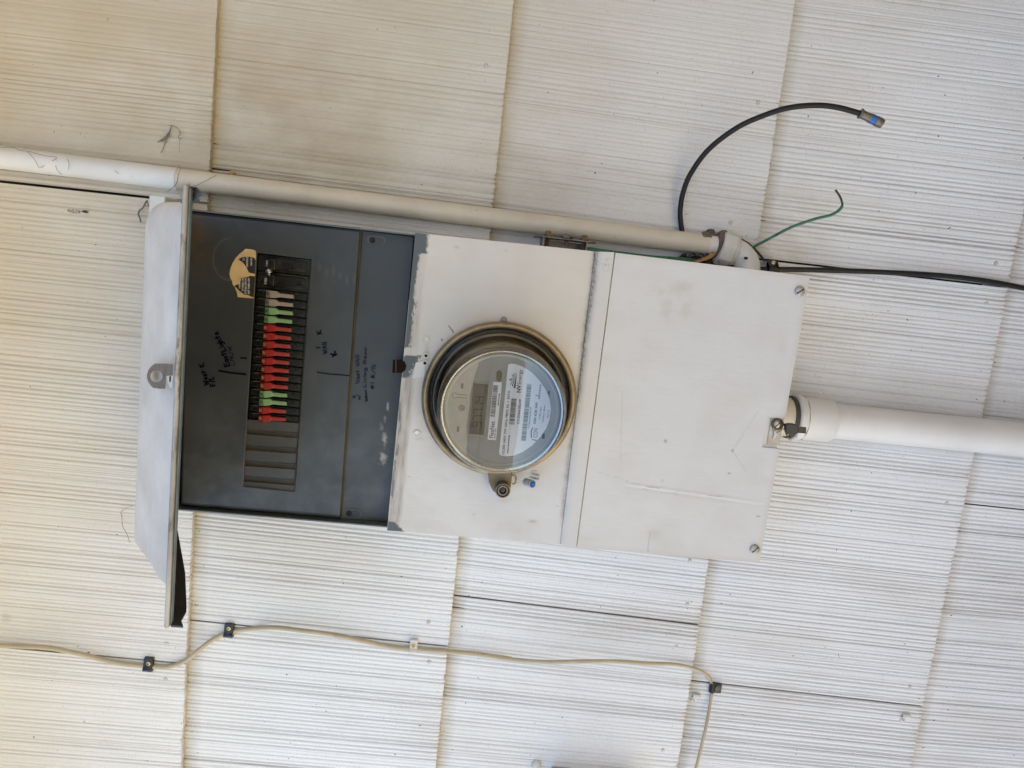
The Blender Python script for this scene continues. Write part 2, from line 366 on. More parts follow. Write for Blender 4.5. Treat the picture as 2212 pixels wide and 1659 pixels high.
def siding_mat():
    m = bpy.data.materials.new('painted_combed_shingle'); m.use_nodes = True; t = m.node_tree; N = t.nodes; L = t.links; b = N["Principled BSDF"]
    tc = N.new("ShaderNodeTexCoord"); O = tc.outputs["Object"]
    def nz(scale, st=(1, 1, 1), det=4, ro=.6):
        mp = N.new("ShaderNodeMapping"); mp.inputs["Scale"].default_value = st; L.new(O, mp.inputs[0])
        n = N.new("ShaderNodeTexNoise"); n.inputs["Scale"].default_value = scale; n.inputs["Detail"].default_value = det; n.inputs["Roughness"].default_value = ro
        L.new(mp.outputs[0], n.inputs[0]); return n.outputs[0]
    def rmp(src, a, c, x=0., y=1.):
        r = N.new("ShaderNodeMapRange"); r.inputs[1].default_value = a; r.inputs[2].default_value = c; r.inputs[3].default_value = x; r.inputs[4].default_value = y; L.new(src, r.inputs[0]); return r.outputs[0]
    def mul(a, c):
        x = N.new("ShaderNodeMath"); x.operation = 'MULTIPLY'; L.new(a, x.inputs[0])
        if isinstance(c, float): x.inputs[1].default_value = c
        else: L.new(c, x.inputs[1])
        return x.outputs[0]
    def mix(f, A, Bc):
        x = N.new("ShaderNodeMix"); x.data_type = 'RGBA'
        L.new(f, x.inputs[0])
        for i, s in ((6, A), (7, Bc)):
            if isinstance(s, tuple): x.inputs[i].default_value = (*s, 1)
            else: L.new(s, x.inputs[i])
        return x.outputs[2]
    at_ = N.new("ShaderNodeAttribute"); at_.attribute_name = 'comb'; sp = N.new("ShaderNodeSeparateColor"); L.new(at_.outputs[0], sp.inputs[0])
    c = mix(rmp(nz(2.2), .35, .65), (.625, .63, .635), (.69, .695, .70))
    c = mix(mul(rmp(nz(9, (1, 1, .4)), .48, .72), .35), c, (.47, .43, .37))
    # dust that has settled in the combing, broken up along each groove
    gd = mul(rmp(sp.outputs[0], .25, 1.), rmp(nz(38, (1, 1, .35)), .32, .7, .12, .95))
    c = mix(gd, c, (.20, .165, .125))
    # brown grime and lap shadow painted under the butt of the course above
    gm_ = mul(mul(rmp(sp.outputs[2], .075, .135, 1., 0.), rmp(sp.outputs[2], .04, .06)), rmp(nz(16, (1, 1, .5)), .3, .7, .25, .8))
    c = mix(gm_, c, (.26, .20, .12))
    # stipple dirt and a few fly specks
    c = mix(mul(rmp(nz(520, det=2), .60, .72), .38), c, (.22, .18, .13))
    c = mix(rmp(nz(170, det=1), .785, .80), c, (.06, .045, .035))
    # greasy dust stains above the panel; last two paint the eave shade (u, v, radius, strength)
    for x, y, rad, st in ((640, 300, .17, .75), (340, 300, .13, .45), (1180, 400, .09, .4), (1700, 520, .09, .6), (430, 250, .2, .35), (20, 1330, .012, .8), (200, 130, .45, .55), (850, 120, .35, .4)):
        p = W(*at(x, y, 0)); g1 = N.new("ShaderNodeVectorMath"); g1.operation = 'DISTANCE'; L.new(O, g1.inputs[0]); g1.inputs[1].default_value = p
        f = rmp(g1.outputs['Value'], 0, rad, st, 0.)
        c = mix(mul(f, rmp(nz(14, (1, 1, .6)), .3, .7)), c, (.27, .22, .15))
    # warm light cast painted yellow over the siding, strongest high on the wall
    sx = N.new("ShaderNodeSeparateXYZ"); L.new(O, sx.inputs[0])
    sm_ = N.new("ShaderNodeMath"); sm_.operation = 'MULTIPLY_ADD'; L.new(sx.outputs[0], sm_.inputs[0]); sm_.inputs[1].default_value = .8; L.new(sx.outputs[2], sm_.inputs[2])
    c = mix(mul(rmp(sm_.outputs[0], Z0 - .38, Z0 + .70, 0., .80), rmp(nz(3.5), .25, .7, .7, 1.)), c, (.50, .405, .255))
    L.new(c, b.inputs["Base Color"]); b.inputs["Roughness"].default_value = .62; b.inputs["Specular IOR Level"].default_value = .35
    b1 = N.new("ShaderNodeBump"); b1.inputs["Distance"].default_value = .0005; b1.inputs["Strength"].default_value = .8; L.new(nz(330, (1, 1, .8), 3), b1.inputs["Height"])
    b2 = N.new("ShaderNodeBump"); b2.inputs["Distance"].default_value = .003; b2.inputs["Strength"].default_value = .5; L.new(nz(22, (1, 1, .5), 2), b2.inputs["Height"]); L.new(b1.outputs[0], b2.inputs["Normal"])
    L.new(b2.outputs[0], b.inputs["Normal"]); return m
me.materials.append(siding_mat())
house = thing('house', (Z0, 0, 0), 'white shingle-sided house wall with the electrical panel mounted on it', 'house wall')
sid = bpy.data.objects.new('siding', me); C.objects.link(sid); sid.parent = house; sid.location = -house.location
bk = B(); bk.box(-1.12, Z0, V0, V1, -.12, .0012); bk.build('wall_sheathing', M['void'], house)
# the rest of the house off frame: eave, roof, soffit tinted for warm bounce; wing added for shade
HW = mat('house_paint_plain', (.55, .52, .47), .7, var=.05, vs=4)
WD = mat('soffit_wood_warm_tint', (.52, .385, .20), .7, var=.1, vs=6)
b = B(); b.box(-.86, -.82, V0, V1, -.1, .36); b.build('soffit', WD, house)
b = B(); b.box(-.98, -.80, V0, V1, .36, .40); b.build('fascia', HW, house)
b = B(); b.vprism([(-.90, .46), (-.93, .46), (-2.0, -2.6), (-1.97, -2.6)], V0 - .3, V1 + .3); b.build('roof', mat('roof_shingle', (.12, .11, .10), .9, var=.2, vs=30), house)
b = B(); b.box(-1.12, Z0, V0 - .12, V0, -5., .0); b.build('return_wall', HW, house)
b = B(); b.box(-1.12, Z0, V1, V1 + .12, -5., .0); b.build('return_wall', HW, house)
b = B(); b.box(-.81, Z0, -.90, -.78, .02, 1.9); b.build('added_wing_wall', mat('added_tan_stucco', (.36, .27, .14), .85, var=.08, vs=8, bump=.002, bs=80), house)  # unseen wing added to shade the right and bounce warm light
# unseen fence added for reflections and to limit the sky light
added_fence = thing('fence', (Z0, 0, 4.2), 'sunlit wooden board fence added unseen behind the camera for reflections', 'fence')
fw = mat('added_fence_board', (.17, .13, .09), .8, var=.2, vs=4, stretch=(1, 1, .2))
b = B()
for i in range(60): b.box(-.30 + random.Random(i).uniform(-.01, .01), Z0 - .02, -4.5 + i * .15, -4.5 + i * .15 + .14, 4.2, 4.22)
b.build('added_fence_boards', fw, added_fence)
b = B()
for z in (-.1, .9, ): b.box(z, z + .08, -4.5, 4.5, 4.16, 4.2)
b.build('added_fence_rail', fw, added_fence)

# nail heads and open nail holes
NM = mat('painted_nail', (.50, .47, .43), .45, var=.1, vs=200)
nb = B(); nb.lathe((0, 0, 0), [(.0001, .0014), (.0019, .0013), (.0026, .0008), (.0029, 0), (.0029, -.002)], 18); nail0 = None
ring = None
for x, y in ((1050, 142), (1638, 221), (1578.5, 481), (2152, 569), (2131.5, 655), (2045, 1085), (1490, 1210.7), (360, 1390), (357.5, 1467), (926, 1344.5), (927, 1430), (1485, 1304.5), (1461, 1394.7), (1432, 1620), (1965, 1483)):
    p = at(x, y, surf(at(x, y, .012)[0]) - .0004)
    if nail0 is None:
        nail0 = nb.build('nail', NM, None, smooth=40, loc=(0, 0, 0)); nail0.parent = house; n_ = nail0
    else: n_ = nail0.copy(); C.objects.link(n_)
    n_.location = W(*p) - house.location
hb = B(); hb.lathe((0, 0, 0), [(.0018, -.001), (.0018, 0.0004), (.0024, .0002)], 12); hb.disc((0, 0, -.0006), .0018, .0002, 12); h0 = None
for x, y in ((972.5, 1545), (425, 1305)):
    p = at(x, y, surf(at(x, y, .01)[0]) - .0012)
    if h0 is None: h0 = hb.build('nail_hole', 'void', None, loc=(0, 0, 0)); h0.parent = house; n_ = h0
    else: n_ = h0.copy(); C.objects.link(n_)
    n_.location = W(*p) - house.location

# ------------------------------------------------------------------ electrical panel
DF = .110      # front of the painted covers
panel = thing('electrical_panel', at(1000, 800, 0), 'white and grey meter-main enclosure with its hood lifted and breakers showing', 'electrical panel')
def clampf(x, a=0., b=1.): return max(a, min(b, x))
def sm(a, b, x): t = clampf((x - a) / (b - a)); return t * t * (3 - 2 * t)
def lerp3(a, b, t): return tuple(a[i] * (1 - t) + b[i] * t for i in range(3))
def grid(name, corners, d, cell, colfn, m, parent, thick=.0016, dfn=None, smooth=60):
    """sheet from four photo corners (tl, tr, br, bl) with a painted-on wear map"""
    P = [np.array(at(*c, d)) for c in corners]
    nx = max(int(np.linalg.norm(P[1] - P[0]) / cell), 1); ny = max(int(np.linalg.norm(P[3] - P[0]) / cell), 1)
    vs, cols, fs = [], [], []
    for j in range(ny + 1):
        for i in range(nx + 1):
            s, t = i / nx, j / ny
            p = (P[0] * (1 - s) + P[1] * s) * (1 - t) + (P[3] * (1 - s) + P[2] * s) * t
            q = [(corners[0][k] * (1 - s) + corners[1][k] * s) * (1 - t) + (corners[3][k] * (1 - s) + corners[2][k] * s) * t for k in (0, 1)]
            if dfn: p = p + np.array([0, 0, dfn(s, t, q)])
            vs.append(p); cols.append(colfn(q[0], q[1], s, t))
    for j in range(ny):
        for i in range(nx):
            a = j * (nx + 1) + i; fs.append((a, a + 1, a + nx + 2, a + nx + 1))
    n0 = len(vs); ringi = [i for i in range(nx + 1)] + [j * (nx + 1) + nx for j in range(1, ny + 1)] + [ny * (nx + 1) + i for i in range(nx - 1, -1, -1)] + [j * (nx + 1) for j in range(ny - 1, 0, -1)]
    for i in ringi: vs.append(np.array(vs[i]) - np.array([0, 0, thick])); cols.append(cols[i])
    m_ = len(ringi)
    for k in range(m_): fs.append((ringi[k], n0 + k, n0 + (k + 1) % m_, ringi[(k + 1) % m_]))
    b = B(); b.add(vs, fs); o = b.build(name, m, parent, smooth=smooth)
    a = o.data.color_attributes.new('wear_light', 'FLOAT_COLOR', 'POINT')
    a.data.foreach_set('color', np.array([(*c, 1) for c in cols], dtype=np.float32).ravel()); return o
def nz2(x, y, s=0.): return noise.noise(Vector((x, y, s)))
def fbm(x, y, s=0., o=4): return noise.fractal(Vector((x, y, s)), 1., 2., o)
def blob(x, y, cx, cy, rx, ry=None): return math.exp(-((x - cx) / rx) ** 2 - ((y - cy) / (ry or rx)) ** 2)

WHITE = (.565, .56, .55); DUST = (.40, .36, .31); GREYP = (.075, .088, .098); MOULD = (.085, .070, .052)
MLINE = [(547, 1287), (615, 1281), (690, 1268.5), (825, 1252), (862, 1249), (967, 1231), (1067, 1220), (1167, 1212)]
def mould_x(y): return float(np.interp(y, [a[0] for a in MLINE], [a[1] for a in MLINE]))
def mould(x, y):
    w_ = 6.5 if y < 850 else 5.5
    k = math.exp(-(abs(x - mould_x(y) + 2 * nz2(y * .05, 1.7)) / w_) ** 1.8)
    st = .9 if y < 860 else .55 + .5 * fbm(y * .03, 3.1)
    st *= 1 - sm(1090, 1150, y) * .8
    sp = clampf(.62 + 1.3 * fbm(x * .45, y * .45, 2.2, 3))
    return clampf(k * st * (.50 + .50 * sp))
def meter_col(x, y, s, t):
    c = lerp3(WHITE, DUST, clampf(.28 * fbm(x * .012, y * .012, 1.) + .06))
    c = lerp3(c, (.42, .33, .22), .35 * blob(x, y, 1060, 690, 120, 30))           # browner above and round the ring
    c = lerp3(c, (.46, .40, .32), .30 * clampf(1 - abs(math.hypot(x - 1078, y - 858) - 172) / 26))
    c = lerp3(c, (.56, .50, .41), .40 * (1 - sm(560, 1050, y)))  # warm light cast painted over the upper side
    c = lerp3(c, MOULD, mould(x, y))
    xl = 897 + (y - 503) * (836 - 897) / 640; e = x - xl
    n1 = fbm(e * .11, y * .018, 5.); n2 = fbm(e * .5, y * .12, 8.)
    if e < 60:
        band = 1 - sm(21, 33, e + 4 * n1)
        if y < 546: g_, dirty = 1 - sm(26, 30, e + 5 * n2), 0
        elif y < 640: g_, dirty = 1 - sm(9, 15, e + 9 * n1 + 5 * n2), .35
        elif y < 742: g_, dirty = 1 - sm(10, 14, e + 8 * n1 + 7 * n2), .5
        elif y < 759: g_, dirty = 0, .25
        elif y < 806: g_, dirty = 1 - sm(19, 25, e + 14 * n2 + (y - 790) * .4), .6
        elif y < 1126: g_, dirty = clampf(.7 * sm(.28, .45, n1)) * (1 - sm(6, 16, e)), .85
        else: g_, dirty = 1 - sm(24, 29, e + 4 * n2 + (1138 - y) * 1.1), .5
        dc = lerp3((.33, .29, .25), (.22, .18, .15), clampf(.5 + 1.2 * fbm(e * .3, y * .03, 11.)))
        c = lerp3(c, dc, band * clampf(dirty * (.75 + .5 * n1)))
        c = lerp3(c, GREYP, clampf(g_))
        if e < 2.0 and y > 640: c = lerp3(c, (.5, .48, .45), .4)
    c = lerp3(c, (.33, .24, .16), .35 * max(blob(x, y, 922, 748, 5, 16), blob(x, y, 905, 938, 9, 4), blob(x, y, 1086, 1075, 20, 10) * .7))
    for (a, b_, r_) in ((985, 533, 5), (1092, 540, 3), (975, 705, 4), (1022, 1108, 3), (1150, 1124, 9)):
        c = lerp3(c, (.20, .14, .09), .45 * blob(x, y, a, b_, r_, r_ * .4))
    # insect marks
    if abs((x - 972) * .78 - (y - 700) * .55) < 1.0 and 695 < y < 712: c = (.08, .05, .035)
    if math.hypot(x - 954, y - 725) < 2.4: c = (.13, .12, .11)
    return c
def lower_col(x, y, s, t):
    c = lerp3(WHITE, DUST, clampf(.20 * fbm(x * .01, y * .01, 4.) + .03))
    k = max(blob(x, y, 1470, 622, 26, 14), .9 * blob(x, y, 1438, 660, 18, 20), .9 * blob(x, y, 1480, 664, 14, 20), .5 * blob(x, y, 1420, 625, 30, 10))
    c = lerp3(c, (.43, .40, .35), clampf(k * 1.1 - .15 + .5 * fbm(x * .06, y * .06, 9.)) * .55 * (1 if k > .05 else 0))
    c = lerp3(c, (.45, .42, .37), .5 * max(blob(x, y, 1412, 1150, 16, 12), .6 * blob(x, y, 1445, 1130, 25, 10), .5 * blob(x, y, 1260, 1165, 30, 12), .6 * blob(x, y, 1690, 740, 8, 20)))
    c = lerp3(c, (.10, .085, .07), .8 * max(blob(x, y, 1582, 965, 2.5), blob(x, y, 1575, 1015, 3, 1.5), blob(x, y, 1437, 944, 3), blob(x, y, 1639, 1110, 4, 1.2)))
    c = lerp3(c, (.22, .14, .10), .5 * blob(x, y, 1430, 1031, 1.5, 3))
    c = lerp3(c, (.33, .26, .19), .45 * max(blob(x, y, 1733, 630, 13, 7), blob(x, y, 1637, 1187, 12, 6), .6 * blob(x, y, 1692, 900, 14, 8)))
    c = lerp3(c, (.47, .43, .37), .35 * sm(14, 0, min(1750 - (y - 597) * .177 - x, 1216 - (1640 - x) * .085 - y, y - 546 - (x - 1330) * .1215)))
    for (x0, y0, x1, y1, st) in ((1345, 838, 1340, 990, .15), (1641, 875, 1582, 965, .2), (1582, 965, 1612, 1010, .18), (1290, 1012, 1345, 1028, .15), (1403, 1145, 1398, 1190, .35)):
        L_ = math.hypot(x1 - x0, y1 - y0); k = ((x - x0) * (x1 - x0) + (y - y0) * (y1 - y0)) / L_ / L_
        if 0 < k < 1 and abs((x - x0) * (y1 - y0) - (y - y0) * (x1 - x0)) / L_ < 1.3: c = lerp3(c, (.2, .17, .14), st)
    return c
def crease(s, t, q):
    x, y = q
    yc = 1038 + (x - 1345) * .142
    if 1335 < x < 1650:
        a = sm(1335, 1380, x) * (1 - sm(1560, 1650, x) * .7)
        return .0010 * a * (math.exp(-((y - yc) / 2.2) ** 2) - .8 * math.exp(-((y - yc - 4.5) / 2.4) ** 2)) * (1 + .6 * nz2(x * .08, y * .2)) + .0004 * fbm(x * .012, y * .012, 3.)
    return .0004 * fbm(x * .012, y * .012, 3.)

# enclosure body
uL, uM, uS0, uS1, uR = -.362, -.0705, .1467, .1712, .4145
vT, vB = -.0398, .3268
b = B()
b.box(uM + .002, uR - .004, vT + .002, vB - .0005, .004, .106)
b.build('enclosure_body', 'white', panel)
b = B()     # breaker compartment: thin walls and back
b.box(uL, uM + .0015, vT, vT + .0016, .004, .1045); b.box(uL, uM + .0015, vB - .0016, vB, .004, .1045)
b.box(uL, uL + .0016, vT + .0016, vB - .0016, .004, .1045); b.box(uL + .0016, uM + .0015, vT + .0016, vB - .0016, .004, .03)
b.build('breaker_compartment', 'grey', panel)
b = B(); b.box(-.382, uL - .0015, -.0513, .30, .01, .1); b.build('top_flange', 'white', panel, bevel=.0015)

# covers
def dome(s, t, q): return .0005 * fbm(q[0] * .01, q[1] * .01, 7.)
grid('meter_cover', [(897, 503), (1285, 543), (1210, 1176), (836, 1146)], DF, .0014, meter_col, 'cover', panel, .006, dome)
def seam_d(s, t, q): return -.0016 * (1 - sm(.0, .4, s))
grid('cover_flange', [(1286.2, 543), (1327, 545), (1244.5, 1182), (1211.2, 1177)], DF + .0032, .0016, lambda x, y, s, t: lerp3(lerp3(WHITE, DUST, .12), MOULD, max(mould(x, y), .45 * clampf(2.2 * fbm(x * .5, y * .5, 6.)) * blob(x, y, 1308, 568, 12, 14))), 'cover', panel, .008, seam_d)
def strip(a, b_): return [a[0], a[1], b_[1], b_[0]]
TLx, TRx, BRx, BLx = (1329.5, 546), (1750, 597), (1640.5, 1216), (1246, 1182.5)
def Lp(t): return (TLx[0] + (BLx[0] - TLx[0]) * t, TLx[1] + (BLx[1] - TLx[1]) * t)
def Rp(t): return (TRx[0] + (BRx[0] - TRx[0]) * t, TRx[1] + (BRx[1] - TRx[1]) * t)
t1, t2 = (896 - 597) / 619, (961.5 - 597) / 619
lc = B()
sheets = [((0, t1), 1.0), ((t1, t2), .905), ((t2, 1), 1.0)]
# lower cover: three strips of one sheet, the middle one cut short for the seal notch
vs, cols, fs = [], [], []
nx, rowsT = 190, []
def addsheet():
    ts = list(np.linspace(0, t1, 62)) + list(np.linspace(t1, t2, 16))[1:] + list(np.linspace(t2, 1, 82))[1:]
    nS = 190; cut = .905; xs = list(np.linspace(0, cut, 172)) + list(np.linspace(cut, 1, 20))[1:]
    A, Bq, Cq, Dq = [np.array(at(*c, DF - .0004)) for c in (TLx, TRx, BRx, BLx)]
    idx = {}
    for j, t in enumerate(ts):
        for i, s in enumerate(xs):
            p = (A * (1 - s) + Bq * s) * (1 - t) + (Dq * (1 - s) + Cq * s) * t
            q = (Lp(t)[0] * (1 - s) + Rp(t)[0] * s, Lp(t)[1] * (1 - s) + Rp(t)[1] * s)
            p = p + np.array([0, 0, crease(s, t, q)]); idx[(i, j)] = len(vs); vs.append(p); cols.append(lower_col(q[0], q[1], s, t))
    faces = []
    for j in range(len(ts) - 1):
        for i in range(len(xs) - 1):
            if xs[i] >= cut - 1e-6 and t1 - 1e-6 <= ts[j] and ts[j + 1] <= t2 + 1e-6: continue
            faces.append((idx[(i, j)], idx[(i + 1, j)], idx[(i + 1, j + 1)], idx[(i, j + 1)]))
    # skirt round every boundary edge
    cnt = {}
    for f in faces:
        for k in range(4):
            e = (f[k], f[(k + 1) % 4]); cnt[tuple(sorted(e))] = cnt.get(tuple(sorted(e)), []) + [e]
    low = {}
    def lo(i):
        if i not in low:
            low[i] = len(vs); vs.append(np.array(vs[i]) - np.array([0, 0, .010])); cols.append(cols[i])
        return low[i]
    for k, es in cnt.items():
        if len(es) == 1: a, c = es[0]; faces.append((a, lo(a), lo(c), c))
    fs.extend(faces)
addsheet()
lc.add(vs, fs); lco = lc.build('lower_cover', 'cover', panel, smooth=60)
a = lco.data.color_attributes.new('wear_light', 'FLOAT_COLOR', 'POINT'); a.data.foreach_set('color', np.array([(*c, 1) for c in cols], dtype=np.float32).ravel())

# cover screws (slotted)
def screw(name, x, y, d, r, m, parent, ang=.8, h=.003, slot=True, cross=False, mslot='void'):
    u, v, _ = at(x, y, d); b = B(); b.lathe((u, v, d), [(r, 0), (r, h * .55), (r * .8, h * .9), (r * .35, h), (.00005, h * 1.02)], 24); b.mi = 1
    for a_ in ([ang] if not cross else [ang, ang + math.pi / 2]):
        L_ = r * (.85 if not cross else .62); wd = r * (.11 if not cross else .13); cx, sx = math.cos(a_), math.sin(a_)
        q = [(u + cx * p - sx * w_, v + sx * p + cx * w_) for p, w_ in ((-L_, -wd), (L_, -wd), (L_, wd), (-L_, wd))]
        b.prism(q, d + h * .7, d + h * 1.06)
    return b.build(name, [m, mslot], parent, smooth=40)
SP = mat('paint_spattered_screw', (.42, .41, .39), .45, .5, var=.15, vs=300, col2=(.2, .17, .14), c2=(.5, .65), c2s=400)
screw('cover_screw', 1727, 629, DF, .0062, SP, panel, .9 + math.pi / 2)
screw('cover_screw', 1630, 1186, DF, .0062, SP, panel, 2.3)
# rivets and keeper on the meter cover
for x, y in ((920.5, 734), (901, 937)):
    u, v, _ = at(x, y, DF); b = B(); b.lathe((u, v, DF), [(.0048, 0), (.0046, .0008), (.0036, .0012), (.0030, .0006), (.00005, .0005)], 22); b.build('rivet', 'white', panel, smooth=50)
b = B(); b.prism([at(*p, 0)[:2] for p in ((911, 762), (923, 759), (930, 766), (928, 790), (913, 792), (904, 793))], DF - .001, DF + .0016)
kp = b.build('hasp_keeper', 'white', panel, bevel=.0004)
for x, y in ((920.5, 768), (918, 784)):
    u, v, _ = at(x, y, DF); b = B(); b.lathe((u, v, DF + .0016), [(.0036, 0), (.0033, .0009), (.0020, .0010)], 18); b.mi = 1; b.disc((u, v, DF + .0016), .0020, .0004, 14); b.build('rivet', ['white', 'void'], kp, smooth=50)
b = B(); b.prism([at(*p, 0)[:2] for p in ((867, 757), (884, 757), (890, 761), (893, 769), (891, 777), (884, 782), (866, 782))], DF + .0002, DF + .0009); b.mi = 1
b.prism([at(*p, 0)[:2] for p in ((872, 758), (874, 758), (874, 781), (872, 781))], DF + .0011, DF + .0015); b.build('latch_slot', ['darkred', mat('latch_edge', (.06, .03, .02), .7)], panel)

# dead front
PANB = (.034, .039, .045)
def pan_col(x, y, s, t):
    c = lerp3(PANB, (.088, .10, .116), clampf(.5 + .5 * fbm(x * .012, y * .012, 2.)) * (.15 + .85 * sm(700, 1100, y)))  # pan painted lighter towards the end the side light reaches
    c = lerp3(c, (.075, .05, .03), .75 * clampf(1.3 * blob(x, y, 425, 520, 25, 90) + .4 * blob(x, y, 405, 900, 18, 120)) * clampf(.7 + fbm(x * .05, y * .05, 5.)))
    sc = fbm(x * .04 + y * .008, y * .045, 9.)
    c = lerp3(c, (.16, .175, .19), .12 * sm(-.2, .7, sc) * sm(850, 1000, y))
    c = lerp3(c, (.07, .065, .06), .3 * sm(.32, .5, fbm(x * .09, y * .11, 14.)) * sm(820, 900, y))
    c = lerp3(c, (.20, .20, .19), .25 * max(math.exp(-(abs(math.hypot(x - 497, (y - 560) * .8) - 36) / 1.2) ** 2) * (1 if x < 500 else 0), 0))
    # smear of pale finger marks
    for k in range(6):
        c = lerp3(c, (.085, .085, .085), .5 * blob(x, y, 690 + k * 15, 577 + k * 6 + 6 * math.sin(k * 2.1), 3.5, 9))
    # chipped-on white paint
    for (a_, b_, rx, ry, st) in ((838, 871, 2, 9, .9), (831, 895, 2, 7, .8), (825, 915, 2.5, 8, .8), (831, 940, 4, 14, 1.), (829, 983, 7, 12, 1.)):
        c = lerp3(c, (.40, .385, .36), .8 * clampf(st * blob(x, y, a_, b_, rx, ry) * 1.6 - .35 + .9 * fbm(x * .5, y * .12, 17.)) * (1 if blob(x, y, a_, b_, rx * 1.4, ry * 1.4) > .12 else 0))
    return c
# left (raised) pan with an opening for the breakers, built as four sheets round it
OP = [(556, 546), (672, 560), (646.8, 914), (534.5, 905.5)]; OPB = [(534.5, 905.5), (646.8, 914), (636.5, 1061), (525, 1050)]
PD = .098
PL = [(400, 453), (778, 492), (733.5, 1121), (388, 1092)]
def onl(a, b_, y): t = (y - a[1]) / (b_[1] - a[1]); return (a[0] + (b_[0] - a[0]) * t, y)
oTL, oTR, oBR, oBL = OP[0], OP[1], OPB[2], OPB[3]
# frame quads
def xy_on(a, b_, t): return (a[0] + (b_[0] - a[0]) * t, a[1] + (b_[1] - a[1]) * t)
Lt, Lb = xy_on(PL[0], PL[3], .148), xy_on(PL[0], PL[3], .935); Rt, Rb = xy_on(PL[1], PL[2], .108), xy_on(PL[1], PL[2], .905)
pv, pf, pc = [], [], []
def ed_(q): return min((q[1] - (PL[0][1] + (q[0] - PL[0][0]) * .1031)), ((PL[3][1] + (q[0] - PL[3][0]) * .0839) - q[1]), (q[0] - PL[3][0] - (PL[3][1] - q[1]) * .0188) * 1.3)
LAT = [[PL[0], xy_on(PL[0], PL[1], .417), xy_on(PL[0], PL[1], .724), PL[1]],
       [xy_on(PL[0], PL[3], .125), oTL, oTR, xy_on(PL[1], PL[2], .118)],
       [xy_on(PL[0], PL[3], .922), oBL, oBR, xy_on(PL[1], PL[2], .908)],
       [PL[3], xy_on(PL[3], PL[2], .395), xy_on(PL[3], PL[2], .715), PL[2]]]
NXS, NYS = [62, 44, 40], [20, 190, 18]
ids = {}
for J in range(3):
    for I in range(3):
        c00, c10, c11, c01 = LAT[J][I], LAT[J][I + 1], LAT[J + 1][I + 1], LAT[J + 1][I]
        for jj in range(NYS[J] + 1):
            for ii in range(NXS[I] + 1):
                gi, gj = sum(NXS[:I]) + ii, sum(NYS[:J]) + jj
                if (gi, gj) in ids: continue
                s_, t_ = ii / NXS[I], jj / NYS[J]
                q = [(c00[k] * (1 - s_) + c10[k] * s_) * (1 - t_) + (c01[k] * (1 - s_) + c11[k] * s_) * t_ for k in (0, 1)]
                p = np.array(at(q[0], q[1], PD)) + np.array([0, 0, -.004 * (1 - sm(0, 9, ed_(q))) + .0005 * fbm(q[0] * .014, q[1] * .014, 4.)])
                ids[(gi, gj)] = len(pv); pv.append(p); pc.append(pan_col(q[0], q[1], 0, 0))
        if I == 1 and J == 1: continue
        for jj in range(NYS[J]):
            for ii in range(NXS[I]):
                pf.append((sum(NXS[:I]) + ii, sum(NYS[:J]) + jj))
pf = [(ids[(a_, c_)], ids[(a_ + 1, c_)], ids[(a_ + 1, c_ + 1)], ids[(a_, c_ + 1)]) for a_, c_ in pf]
pb = B(); pb.add(pv, pf); dfo = pb.build('dead_front', 'pan', panel, smooth=60, solid=.0012)
a = dfo.data.color_attributes.new('wear_light', 'FLOAT_COLOR', 'POINT'); a.data.foreach_set('color', np.array([(*c, 1) for c in pc], dtype=np.float32).ravel())
# step down and the lower plate
b = B(); s0, s1 = at(778.5, 492, PD), at(734, 1121, PD); e0, e1 = at(783.5, 498, PD - .008), at(738.5, 1120, PD - .008)
b.add([s0, s1, e1, e0], [(0, 1, 2, 3)]); b.build('step_flange', mat('dirty_step', (.075, .068, .058), .6, var=.2, vs=50, col2=(.11, .09, .065), c2=(.4, .6), c2s=60, stretch=(.3, 1, 1)), panel)
grid('lower_plate', [(784, 498.5), (893, 512), (839, 1126), (738, 1119.5)], PD - .008, .0022, pan_col, 'pan', panel, .002, lambda s, t, q: .0004 * fbm(q[0] * .014, q[1] * .014, 4.))
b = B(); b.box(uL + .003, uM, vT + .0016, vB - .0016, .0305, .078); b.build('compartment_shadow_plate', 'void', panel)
for x, y in ((813, 518), (762, 1107)):
    u, v, _ = at(x, y, PD - .0078); b = B()
    sl_ = [(u + (.006 if k < 9 else -.006) + .0052 * math.cos(t_), v + .0052 * math.sin(t_)) for k, t_ in enumerate([R(-90 + 20 * i) for i in range(10)] + [R(90 + 20 * i) for i in range(10)])]
    b.mi = 0; b.prism(sl_, PD - .0078, PD - .0070); b.mi = 1
    b.prism([(u + (p - u) * .84, v + (q - v) * .78 + .0008) for p, q in sl_], PD - .0069, PD - .0066); b.mi = 2
    b.disc((u - .0045, v + .0012, PD - .0066), .0036, .0004, 16); b.build('mounting_slot', [mat('slot_lip', (.075, .08, .082), .6), mat('slot_back', (.03, .034, .038), .5), 'void'], panel)

# breaker opening lining
ou0, ov0, _ = at(556, 546, PD); 
UO0 = min(at(556, 546, PD)[0], at(534.5, 905, PD)[0]); UO1 = max(at(672, 560, PD)[0], at(646.8, 914, PD)[0])
VO0 = min(at(556, 546, PD)[1], at(672, 560, PD)[1]); VO1 = max(at(534.5, 905.5, PD)[1], at(646.8, 914, PD)[1])
b = B(); b.box(UO0 - .004, UO1 + .004, VO0 - .004, VO1 + .001, .079, .086); b.build('bus_backing', 'void', panel)
